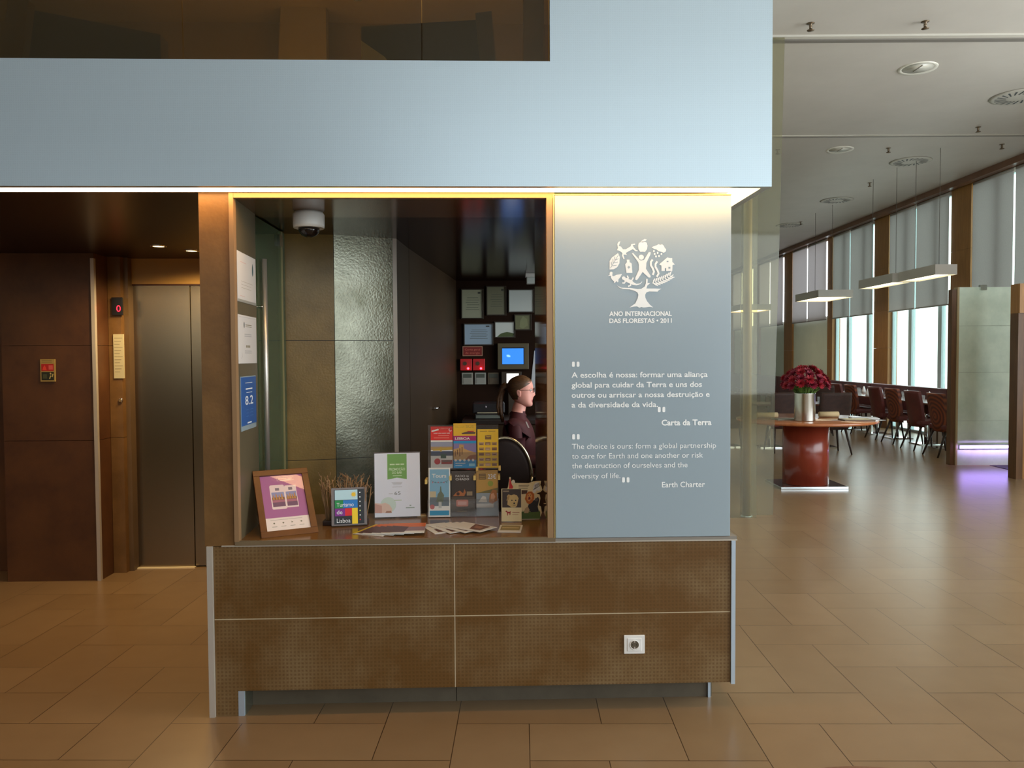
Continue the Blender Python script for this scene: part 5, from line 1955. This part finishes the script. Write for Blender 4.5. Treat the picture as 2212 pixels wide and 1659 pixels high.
# glass screen with its steel post, left side of the restaurant
t = thing('glass_screen', 'tall frosted greenish glass screen with a pale post beside the kiosk', 'partition', (0, 0, 0), RROT)
SCR = glass('screen glass', (226, 224, 206), 0.94, 0.04)
b = MB()
b.box(1.85, 2.30, 7.50, 7.512, 0.0, 4.58, SCR)
b.build('pane', t)
b = MB()
p = [(2.18, 0.0), (2.50, 0.0), (2.512, 1.2), (2.545, 2.6), (2.585, 4.58), (2.18, 4.58)]
b.poly(p, 7.62, SCR, 0.012)
b.build('pane', t)
b = MB()
b.lathe([(0.04, 0.0), (0.04, 4.58)], noisy('pale post metal', (168, 146, 110), (182, 162, 126), 3.0, (0.3, 0.4), metal=0.3), 18, c=(2.225, 7.56, 0))
b.lathe([(0.055, 0.0), (0.055, 0.012)], TRIM_COOL, 18, c=(2.225, 7.56, 0))
b.build('post', t)

# green grey partition with the purple light strip, its wood edge, and the wood portal beside it
t = thing('partition', 'mottled grey green partition slab with a purple light strip near the floor', 'partition', (0, 0, 0), RROT)
GREEN = noisy('mottled green glass', (198, 214, 194), (226, 238, 218), 3.0, (0.30, 0.32))
b = MB()
for z0, z1 in ((0, .62), (.623, 1.30), (1.303, 1.95), (1.953, 2.49)):
    b.box(6.19, 7.02, 11.03, 11.10, z0, z1, GREEN)
b.box(6.195, 7.015, 11.04, 11.09, 0, 2.485, mat('slab joint', (150, 160, 140), 0.5))
b.build('slab', t)
b = MB()
b.box(6.165, 6.19, 11.02, 11.12, 0, 2.49, mat('pale edge strip', (170, 150, 110), 0.4))
b.build('edge_strip', t)
b = MB()
b.box(6.10, 6.165, 11.04, 11.14, 0, 2.46, WOOD_D)
b.build('wood_edge', t)
b = MB()
b.box(6.21, 7.0, 11.0, 11.028, 0.235, 0.285, mat('light channel', (150, 140, 190), 0.4))
for k in range(34):
    x = 6.225 + k * 0.0228
    b.box(x, x + 0.014, 10.994, 11.0, 0.25, 0.272, lamp_mat('purple light dots', (206, 190, 255), 9.0))
b.build('light_strip', t, label='purple glowing light strip')
b = MB()
b.box(6.47, 6.56, 11.0, 11.05, 2.45, 2.52, CHROME)
b.build('clamp', t)
l = bpy.data.lights.new('purple_strip_glow', 'AREA')
l.shape = 'RECTANGLE'
l.size, l.size_y = 0.78, 0.03
l.energy = 2.2
l.color = (0.55, 0.35, 1.0)
o = bpy.data.objects.new('purple_strip_glow', l)
COL.objects.link(o)
o.location = rp(6.6, 10.98, 0.26)
o.rotation_euler = (radians(65), 0, -RA)
b = MB()
b.box(6.62, 6.98, 10.4, 10.98, 0.0, 0.006, mat('dark violet sheet', (44, 24, 34), 0.7))  # thin dark sheet laid over the floor tiles
rbuild(b, 'dark_floor_sheet', label='dark violet sheet at the foot of the green partition', cat='mat')
t = thing('wood_portal', 'amber wood portal cut by the right edge of the photo', 'portal', (0, 0, 0), RROT)
b = MB()
b.box(6.20, 6.75, 9.72, 9.9, 2.06, 2.42, WOOD)
b.build('lintel', t)
b = MB()
b.box(6.20, 6.28, 9.74, 9.9, 0, 2.06, WOOD_D)
b.build('jamb', t)
b = MB()
b.box(6.28, 6.75, 9.80, 9.84, 0, 1.98, WOOD)
b.build('door_leaf', t)

# banquette along the windows
t = thing('banquette', 'long burgundy banquette along the restaurant windows', 'bench', (0, 0, 0), RROT)
BURG = noisy('burgundy leather', (72, 22, 26), (90, 30, 34), 8.0, (0.3, 0.4))
for k in range(6):
    v0 = 10.9 + 3.0 * k
    b = MB()
    b.box(7.62, 7.72, v0 + .01, v0 + 2.99, 0.46, 0.95, BURG, 0.03)
    b.build('backrest', t)
    b = MB()
    b.box(7.30, 7.63, v0 + .01, v0 + 2.99, 0.36, 0.47, BURG, 0.03)
    b.build('seat', t)
    for q in (0.2, 2.8):
        b = MB()
        b.box(7.34, 7.54, v0 + q - .03, v0 + q + .03, 0, 0.36, WOOD_D)
        b.build('leg', t)

# dining chairs
SEATM = noisy('burgundy chair leather', (84, 28, 24), (104, 38, 32), 6.0, (0.35, 0.45))
PATM = bpy.data.materials.new('ringed chair fabric')
PATM.use_nodes = True
_nt = PATM.node_tree
_tc = _nt.nodes.new('ShaderNodeTexCoord')
_mp = _nt.nodes.new('ShaderNodeMapping')
_mp.inputs['Location'].default_value = (0, 0, -0.62)
_nt.links.new(_tc.outputs['Object'], _mp.inputs[0])
_wv = _nt.nodes.new('ShaderNodeTexWave')
_wv.wave_type = 'RINGS'
_wv.rings_direction = 'X'
_wv.inputs['Scale'].default_value = 5.0
_wv.inputs['Distortion'].default_value = 2.0
_nt.links.new(_mp.outputs[0], _wv.inputs[0])
_rr = _nt.nodes.new('ShaderNodeValToRGB')
_rr.color_ramp.elements[0].color = lin((76, 26, 16))
_rr.color_ramp.elements[1].color = lin((134, 62, 28))
_nt.links.new(_wv.outputs['Fac'], _rr.inputs[0])
_nt.links.new(_rr.outputs[0], _nt.nodes['Principled BSDF'].inputs['Base Color'])
_nt.nodes['Principled BSDF'].inputs['Roughness'].default_value = 0.6
DKPAT = noisy('dark ringed fabric', (44, 24, 18), (66, 38, 28), 12.0, (0.6, 0.7))
LEGW = noisy('dark chair wood', (40, 24, 18), (54, 34, 24), 20.0, (0.4, 0.5))
# the back half of a chair: curved, tapering shell; local +x is where the sitter looks


def make_chair(label, backm, group):
    t_ = thing('dining_chair', label, 'chair', (0, 0, 0), RROT, group)
    k = MB()
    k.box(-0.20, 0.26, -0.235, 0.235, 0.41, 0.49, SEATM, 0.025)
    k.build('seat', t_)
    k = MB()
    i_, n = [], 10
    i = k.mi(backm)
    rows = []
    for z, xb, w in ((0.38, -.205, .215), (0.48, -.215, .225), (0.62, -.235, .238), (0.78, -.262, .245), (0.92, -.288, .242), (0.965, -.296, .235)):
        f_, r_ = [], []
        for q in range(n + 1):
            y = -w + 2 * w * q / n
            cv = 0.045 * (abs(y) / w) ** 2
            f_.append(k.bm.verts.new((xb + 0.045 + cv, y, z)))
            r_.append(k.bm.verts.new((xb + cv, y, z)))
        rows.append((f_, r_))
    for (f0, r0), (f1, r1) in zip(rows, rows[1:]):
        for q in range(n):
            for fc in ((f0[q], f0[q + 1], f1[q + 1], f1[q]), (r0[q + 1], r0[q], r1[q], r1[q + 1])):
                fa = k.bm.faces.new(fc)
                fa.material_index = i
                fa.smooth = True
        k.bm.faces.new((f0[0], f1[0], r1[0], r0[0])).material_index = i
        k.bm.faces.new((f0[n], r0[n], r1[n], f1[n])).material_index = i
    for (f_, r_), up in ((rows[0], False), (rows[-1], True)):
        for q in range(n):
            fc = (f_[q], f_[q + 1], r_[q + 1], r_[q])
            k.bm.faces.new(fc if up else fc[::-1]).material_index = i
    k.build('backrest', t_)
    for sx, sy in ((1, 1), (1, -1), (-1, 1), (-1, -1)):
        k = MB()
        k.tube([(.17 * sx if sx > 0 else -.15, .17 * sy, .42), (.22 if sx > 0 else -.30, .22 * sy, 0.0)], .022, LEGW, 8, r2=.012)
        k.build('leg', t_)
    return t_


GC = 'dining chairs with their backs to the lobby'
c1 = make_chair('ring-patterned dining chair nearest the green partition', PATM, GC)
c1.location = rp(6.64, 12.03)
c2 = make_chair('plain burgundy dining chair, second from the green partition', SEATM, GC)
c2.location = rp(6.72, 12.90)
dup(c1, rp(6.84, 13.85), label='ring-patterned dining chair, third from the green partition')
dup(c2, rp(6.88, 14.6), label='plain burgundy dining chair, fourth from the green partition')
dup(c1, rp(6.9, 15.72), label='ring-patterned dining chair, fifth from the green partition')
dup(c2, rp(6.9, 16.4), label='plain burgundy dining chair, sixth from the green partition')
dup(c1, rp(6.9, 17.7), label='ring-patterned dining chair just right of the red flowers')
dup(c2, rp(6.9, 18.5), label='plain burgundy dining chair farthest along the windows, behind the flowers')
k1 = make_chair('dark ring-patterned chair standing right behind the round table', DKPAT, 'dark chairs behind the round table')
k1.location = rp(5.02, 12.55)
k1.rotation_euler = (0, 0, radians(90) - RA)
dup(k1, rp(4.32, 12.75), label='dark chair half hidden behind the steel flower pot')
dup(k1, rp(3.55, 12.9), label='dark chair seen through the frosted glass screen')
dup(k1, rp(6.0, 15.5), (0, 0, radians(70)), label='dark chair deeper in the restaurant, above the round table edge')

# tables with their settings
TABM = noisy('table wood', (96, 58, 44), (112, 70, 54), 8.0, (0.15, 0.25), stretch=(6, 1, 6))


def make_table(label, w, d, group):
    t_ = thing('dining_table', label, 'table', (0, 0, 0), RROT, group)
    k = MB()
    k.box(-d / 2, d / 2, -w / 2, w / 2, 0.72, 0.75, TABM, 0.004)
    k.build('tabletop', t_)
    for s in (-1, 1):
        k = MB()
        k.lathe([(0.03, 0.02), (0.03, 0.72)], CHROME, 12, c=(0, s * (w / 2 - .3), 0))
        pd = k.build('pedestal', t_)
        k = MB()
        k.box(-.2, .2, s * (w / 2 - .3) - .2, s * (w / 2 - .3) + .2, 0, 0.018, CHROME, 0.003)
        k.build('base_plate', pd)
    return t_


GT = 'dining tables along the banquette'
wt = make_table('dining table along the windows, nearest the green partition', 1.62, 0.6, GT)
wt.location = rp(7.12, 12.5)
dup(wt, rp(7.14, 14.2), label='dining table along the windows, middle one before the wood pillar')
dup(wt, rp(7.14, 16.05), label='dining table along the windows, left of the wood pillar')
dup(wt, rp(7.14, 18.1), label='dining table along the windows, farthest, behind the flowers')
ct = make_table('dining table in the middle of the restaurant behind the round table', 1.5, 0.75, 'tables in the middle of the restaurant')
ct.location = rp(4.75, 13.35)
ct.rotation_euler = (0, 0, radians(90) - RA)
dup(ct, rp(3.2, 13.5), (0, 0, radians(90) - RA), label='dining table behind the frosted glass screen')
GL = glass('drinking glass', (244, 248, 250), 0.80, 0.03)


def make_glass(label, group):
    k = MB()
    k.lathe([(0.030, 0.0), (0.036, 0.05), (0.040, 0.11)], GL, 14, caps=False)
    k.lathe([(0.0295, 0.001), (0.0295, 0.008)], GL, 14)
    return k.build('drinking_glass', label=label, cat='glass', group=group)


def make_napkin(label, group):
    k = MB()
    k.lathe([(0.045, 0.0), (0.040, 0.05), (0.02, 0.12), (0.004, 0.15)], mat('white linen', (236, 236, 240), 0.8), 10)
    return k.build('folded_napkin', label=label, cat='napkin', group=group)


rg = random.Random(3)
g0 = nk0 = None
for nm, u, v_ in (('nearest the green partition', 7.12, 12.5), ('before the wood pillar', 7.14, 14.2), ('left of the wood pillar', 7.14, 16.05), ('behind the flowers', 7.14, 18.1)):
    for k in range(6):
        du, dv = (-.2, .18)[k % 2] + rg.uniform(-.05, .05), -.7 + .28 * k + rg.uniform(-.04, .04)
        lb = 'clear drinking glass on the window table ' + nm
        gr = 'glasses on the window table ' + nm
        loc = rp(u + du, v_ + dv, 0.75)
        if g0 is None:
            g0 = make_glass(lb, gr)
            g0.location = loc
        else:
            dup(g0, loc, label=lb, group=gr)
    for k in range(4):
        lb = 'white folded napkin on the window table ' + nm
        gr = 'napkins on the window table ' + nm
        loc = rp(u + (-.22, .22)[k % 2], v_ - .58 + .39 * k, 0.75)
        if nk0 is None:
            nk0 = make_napkin(lb, gr)
            nk0.location = loc
        else:
            dup(nk0, loc, label=lb, group=gr)
for k in range(3):
    dup(g0, rp(4.5 + .3 * k, 13.2 + .1 * (k % 2), 0.75), label='clear drinking glass on the table behind the round table', group='glasses on the middle table')
    dup(g0, rp(2.95 + .3 * k, 13.35 + .1 * (k % 2), 0.75), label='clear drinking glass seen through the frosted glass screen', group='glasses behind the glass screen')

# pendant lamps
def pendant(label, u, v0, v1, w, z):
    t_ = thing('pendant_lamp', label, 'lamp', rp(u, v0, z), RROT, 'flat pendant lamps over the restaurant tables')
    k = MB()
    L_ = v1 - v0
    LB = mat('lamp housing', (186, 176, 166), 0.5)
    h = 0.15
    for q in ((0, w, 0, 0.012), (0, w, L_ - .012, L_), (0, .012, .012, L_ - .012), (w - .012, w, .012, L_ - .012)):
        k.box(q[0], q[1], q[2], q[3], 0, h, LB)
    k.box(.012, w - .012, .012, L_ - .012, h - .01, h, LB)
    k.build('housing', t_)
    k = MB()
    k.box(.014, w - .014, .014, L_ - .014, 0.02, 0.03, lamp_mat('lamp diffuser', (255, 232, 188), 3.2))
    k.build('diffuser', t_)
    for q in (.2, L_ - .2):
        k = MB()
        k.tube([(w / 2, q, h), (w / 2, q, 4.6 - z)], .004, mat('cable grey', (90, 80, 70), 0.5), 6)
        k.build('cable', t_)
    return t_


pendant('flat square pendant lamp, leftmost of the three clear ones', 6.10, 15.9, 17.2, 0.70, 2.72)
pendant('flat square pendant lamp, middle of the row over the tables', 6.08, 12.75, 14.0, 0.30, 2.72)
pendant('flat square pendant lamp, nearest the green partition', 6.13, 11.55, 12.65, 0.32, 2.72)
pendant('flat pendant lamp glowing behind the frosted glass screen', 5.75, 20.2, 21.4, 0.8, 2.72)

# ceiling fittings
def vent(label, u, v_):
    t_ = thing('ceiling_vent', label, 'vent', rp(u, v_, 4.6), RROT, 'round swirl vents in the ceiling')
    k = MB()
    k.lathe([(0.30, 0), (0.31, -0.006), (0.27, -0.016), (0.0, -0.018)], mat('vent plate', (176, 168, 154), 0.5), 32)
    pl = k.build('plate', t_)
    k = MB()
    for j in range(20):
        a_ = 2 * pi * j / 20
        a2 = a_ + .25
        k.bm.faces.new([k.bm.verts.new(p) for p in ((.13 * cos(a_), .13 * sin(a_), -.0195), (.13 * cos(a_ + .12), .13 * sin(a_ + .12), -.0195), (.25 * cos(a2 + .1), .25 * sin(a2 + .1), -.0180), (.25 * cos(a2), .25 * sin(a2), -.0180))]).material_index = k.mi(DARK)
    k.build('slots', pl)


vent('round swirl vent in the ceiling at the right edge of the photo', 5.97, 9.44)
vent('round swirl vent in the ceiling, second from the right edge', 6.24, 12.53)
vent('round swirl vent in the ceiling, third from the right edge', 6.33, 15.6)
vent('round swirl vent in the ceiling, farthest, near the glass screen', 6.42, 18.52)
for lb, u, v_ in (('large round recessed ceiling lamp near the upper joint', 4.3, 8.5), ('smaller looking round ceiling lamp beyond the thin joint', 4.83, 11.8)):
    t = thing('recessed_ceiling_lamp', lb, 'lamp', rp(u, v_, 4.6), RROT, 'round recessed ceiling lamps')
    b = MB()
    b.lathe([(0.155, -0.002), (0.19, -0.012), (0.195, 0.0)], mat('lamp ring white', (214, 206, 190), 0.4), 32, caps=False)
    b.build('ring', t)
    b = MB()
    b.lathe([(0.0, -0.0035), (0.156, -0.003)], mat('lamp glass', (200, 192, 176), 0.15), 32)
    b.box(-.004, .004, -.10, .10, -.008, -.003, mat('lamp bar', (120, 110, 96), 0.4))
    b.build('lens', t)
sp0 = None
for lb, u, v_ in (('sprinkler head in the ceiling beside the grey fascia', 2.73, 7.35), ('sprinkler head in the ceiling at the top edge of the photo', 3.77, 7.33), ('sprinkler head just before the thin ceiling joint at the right', 6.23, 10.7),
                  ('sprinkler head above the roller blinds at the right edge', 7.09, 11.58), ('sprinkler head between the small lamp and the second vent', 5.52, 11.74), ('sprinkler head right of the third vent', 6.29, 14.07),
                  ('sprinkler head beside the farthest vent', 6.53, 18.1), ('sprinkler head beside the glass screen top', 3.9, 11.78)):
    if sp0 is None:
        sp0 = thing('sprinkler_head', lb, 'sprinkler', rp(u, v_, 4.6), RROT, 'sprinkler heads in the ceiling')
        b = MB()
        b.lathe([(0.012, -0.05), (0.014, -0.03), (0.012, -0.004), (0.035, -0.004), (0.036, 0.0)], mat('bronze sprinkler', (110, 92, 72), 0.35, metal=0.7), 14)
        b.build('body', sp0)
        b = MB()
        b.lathe([(0.006, -0.072), (0.032, -0.066), (0.033, -0.062), (0.006, -0.05)], mat('bronze sprinkler', (110, 92, 72), 0.35, metal=0.7), 14)
        b.build('deflector', sp0)
    else:
        dup(sp0, rp(u, v_, 4.6), label=lb)

# ------------------------------------------------------------------ round table with flowers
t = thing('round_table', 'round wooden table on a burgundy drum pedestal in front of the restaurant', 'table', rp(3.46, 9.38), RROT)
CHW = noisy('cherry table wood', (150, 86, 48), (168, 100, 60), 5.0, (0.12, 0.2), stretch=(1, 6, 1))
b = MB()
b.lathe([(0.76, 0.765), (0.80, 0.775), (0.80, 0.797), (0.79, 0.803), (0.0, 0.803)], CHW, 64)
b.build('tabletop', t)
b = MB()
b.lathe([(0.262, 0.03), (0.262, 0.766)], noisy('cherry drum', (112, 40, 24), (126, 50, 32), 5.0, (0.18, 0.26), stretch=(1, 1, .3)), 48)
b.build('pedestal', t)
b = MB()
b.box(-0.39, 0.39, -0.30, 0.30, 0.0, 0.028, mat('polished base steel', (215, 220, 224), 0.10, metal=1.0), 0.003)
b.build('base_plate', t)
b = MB()
VAS = mat('brushed vase steel', (190, 186, 176), 0.24, metal=1.0)
b.lathe([(0.112, 0.0), (0.115, 0.01), (0.115, 0.315), (0.117, 0.32), (0.108, 0.32), (0.108, 0.30), (0.0, 0.29)], VAS, 40)
b.build('flower_pot', loc=rp(3.30, 8.98, 0.803), label='brushed steel cylinder pot holding the red flowers on the round table', cat='pot')
t = thing('flower_bouquet', 'bunch of dark red blooms in the steel pot on the round table', 'flowers', rp(3.30, 8.98, 0.803 + 0.295), RROT)
BLO = [noisy('crimson petal', (120, 8, 22), (168, 16, 36), 30.0, (0.6, 0.7)), noisy('dark red petal', (96, 6, 28), (140, 12, 44), 30.0, (0.6, 0.7))]


def bloom_mesh(m):
    k = MB()
    rr = random.Random(5)
    for ly, (n, r, tilt) in enumerate(((14, .062, .25), (13, .054, .55), (11, .044, .9), (8, .032, 1.25), (5, .020, 1.5))):
        for j in range(n):
            a_ = 2 * pi * j / n + ly * .4 + rr.uniform(-.08, .08)
            tt = tilt + rr.uniform(-.12, .12)
            d = Vector((cos(a_) * cos(tt), sin(a_) * cos(tt), sin(tt)))
            s = Vector((-sin(a_), cos(a_), 0))
            p0, p1, p2 = d * .006, d * r * .6, d * r
            wd = r * .17
            k.face([p0 - s * wd * .4, p1 - s * wd, p1 + s * wd, p0 + s * wd * .4], m, True)
            k.face([p1 - s * wd, p2 - s * wd * .2 + Vector((0, 0, .004)), p2 + s * wd * .2 + Vector((0, 0, .004)), p1 + s * wd], m, True)
    return k


proto = [None, None]
rb = random.Random(21)
pts = []
for ring_, (n, R_, z) in enumerate(((1, 0, .30), (6, .085, .285), (10, .155, .245), (14, .215, .185), (14, .235, .12))):
    for j in range(n):
        a_ = 2 * pi * j / n + ring_ * .5
        pts.append((R_ * cos(a_) + rb.uniform(-.012, .012), R_ * sin(a_) * .9 + rb.uniform(-.012, .012), z + rb.uniform(-.02, .02)))
for j, (x, y, z) in enumerate(pts):
    q = j % 2
    if proto[q] is None:
        o = proto[q] = bloom_mesh(BLO[q]).build('bloom', t)
    else:
        o = proto[q].copy()
        COL.objects.link(o)
        o.parent = t
    o.location = (x, y, z)
    nrm = Vector((x * 2.2, y * 2.2, .30)).normalized()
    o.rotation_euler = nrm.to_track_quat('Z', 'Y').to_euler()
b = MB()
LF = noisy('leaf green', (60, 92, 30), (92, 124, 48), 10.0, (0.6, 0.7))
for j in range(90):
    a_ = rb.uniform(0, 2 * pi)
    r0, r1 = .09, rb.uniform(.12, .19)
    z0, z1 = rb.uniform(.0, .04), rb.uniform(.05, .13)
    c_, s_ = cos(a_), sin(a_)
    w = .016
    b.face([(r0 * c_, r0 * s_, z0), ((r0 + r1) / 2 * c_ - w * s_, (r0 + r1) / 2 * s_ + w * c_, (z0 + z1) / 2 + .02), (r1 * c_, r1 * s_, z1), ((r0 + r1) / 2 * c_ + w * s_, (r0 + r1) / 2 * s_ - w * c_, (z0 + z1) / 2 + .02)], LF, True)
b.build('foliage', t, kind='stuff')
b = MB()
for j in range(14):
    a_ = 2 * pi * j / 14
    b.tube([(.07 * cos(a_), .07 * sin(a_), -.02), (.12 * cos(a_), .12 * sin(a_), .12)], .004, LF, 5)
b.build('stems', t)


def roll(label, u, v_, rz, ln, n):
    k = MB()
    TAN = mat('tan linen', (176, 152, 112), 0.8)
    for j in range(n):
        k.tube([(-ln / 2, j * .07, .033), (ln / 2, j * .07, .033)], .033, TAN, 12)
        k.lathe([(.012, 0), (.020, .002), (.026, .0)], mat('linen shade', (130, 108, 76), 0.8), 12, mtx=Matrix.Translation((ln / 2, j * .07, .033)) @ Matrix.Rotation(radians(90), 4, 'Y'))
    return k.build('rolled_towel', loc=rp(u, v_, 0.803), rot=(0, 0, rz), label=label, cat='towel')


roll('rolled tan linen on the round table, right of the steel pot', 3.80, 9.55, 0.05, 0.24, 1)
roll('rolled tan linen on the round table, left of the pot by the screen', 3.02, 9.45, 0.1, 0.26, 1)


def book(label, name, u, v_, rz, w, d, h, m, art=None):
    k = MB()
    k.box(-w / 2, w / 2, -d / 2, d / 2, 0, h, m, 0.001)
    if art:
        k.face([(-w * .4, -d * .4, h + .0006), (w * .4, -d * .4, h + .0006), (w * .4, d * .4, h + .0006), (-w * .4, d * .4, h + .0006)], art)
    return k.build(name, loc=rp(u, v_, 0.8032), rot=(0, 0, rz), label=label, cat=name.split('_')[-1])


book('dark tray-like menu with amber cover on the round table', 'menu', 3.92, 9.05, -0.1, 0.34, 0.24, 0.014, mat('menu brown', (90, 66, 40), 0.4), mat('menu amber', (206, 170, 80), 0.4))
book('white open magazine on the round table beside the amber menu', 'magazine', 4.13, 9.33, -0.25, 0.30, 0.24, 0.010, PAPER)
book('small white leaflet near the right rim of the round table', 'leaflet', 4.165, 9.085, 0.5, 0.10, 0.18, 0.002, PAPER)
book('grey folder on the round table left of the steel pot', 'folder', 3.16, 9.2, 0.1, 0.28, 0.2, 0.012, mat('folder grey', (126, 118, 100), 0.5))

# round wooden table top at the very bottom of the view
t = thing('side_table', 'round brown side table close to the camera, cut by the bottom edge', 'table', (0.722, 1.21, 0))
b = MB()
b.lathe([(0.31, 0.69), (0.34, 0.698), (0.34, 0.716), (0.332, 0.72), (0.0, 0.72)], noisy('side table wood', (120, 76, 38), (140, 92, 50), 6.0, (0.5, 0.6), stretch=(1, 6, 1)), 64)
b.build('tabletop', t)
b = MB()
b.lathe([(0.03, 0.02), (0.03, 0.69)], CHROME, 16)
b.build('pedestal', t)
b = MB()
b.lathe([(0.2, 0.0), (0.2, 0.012), (0.03, 0.022)], CHROME, 32)
b.build('base_plate', t)
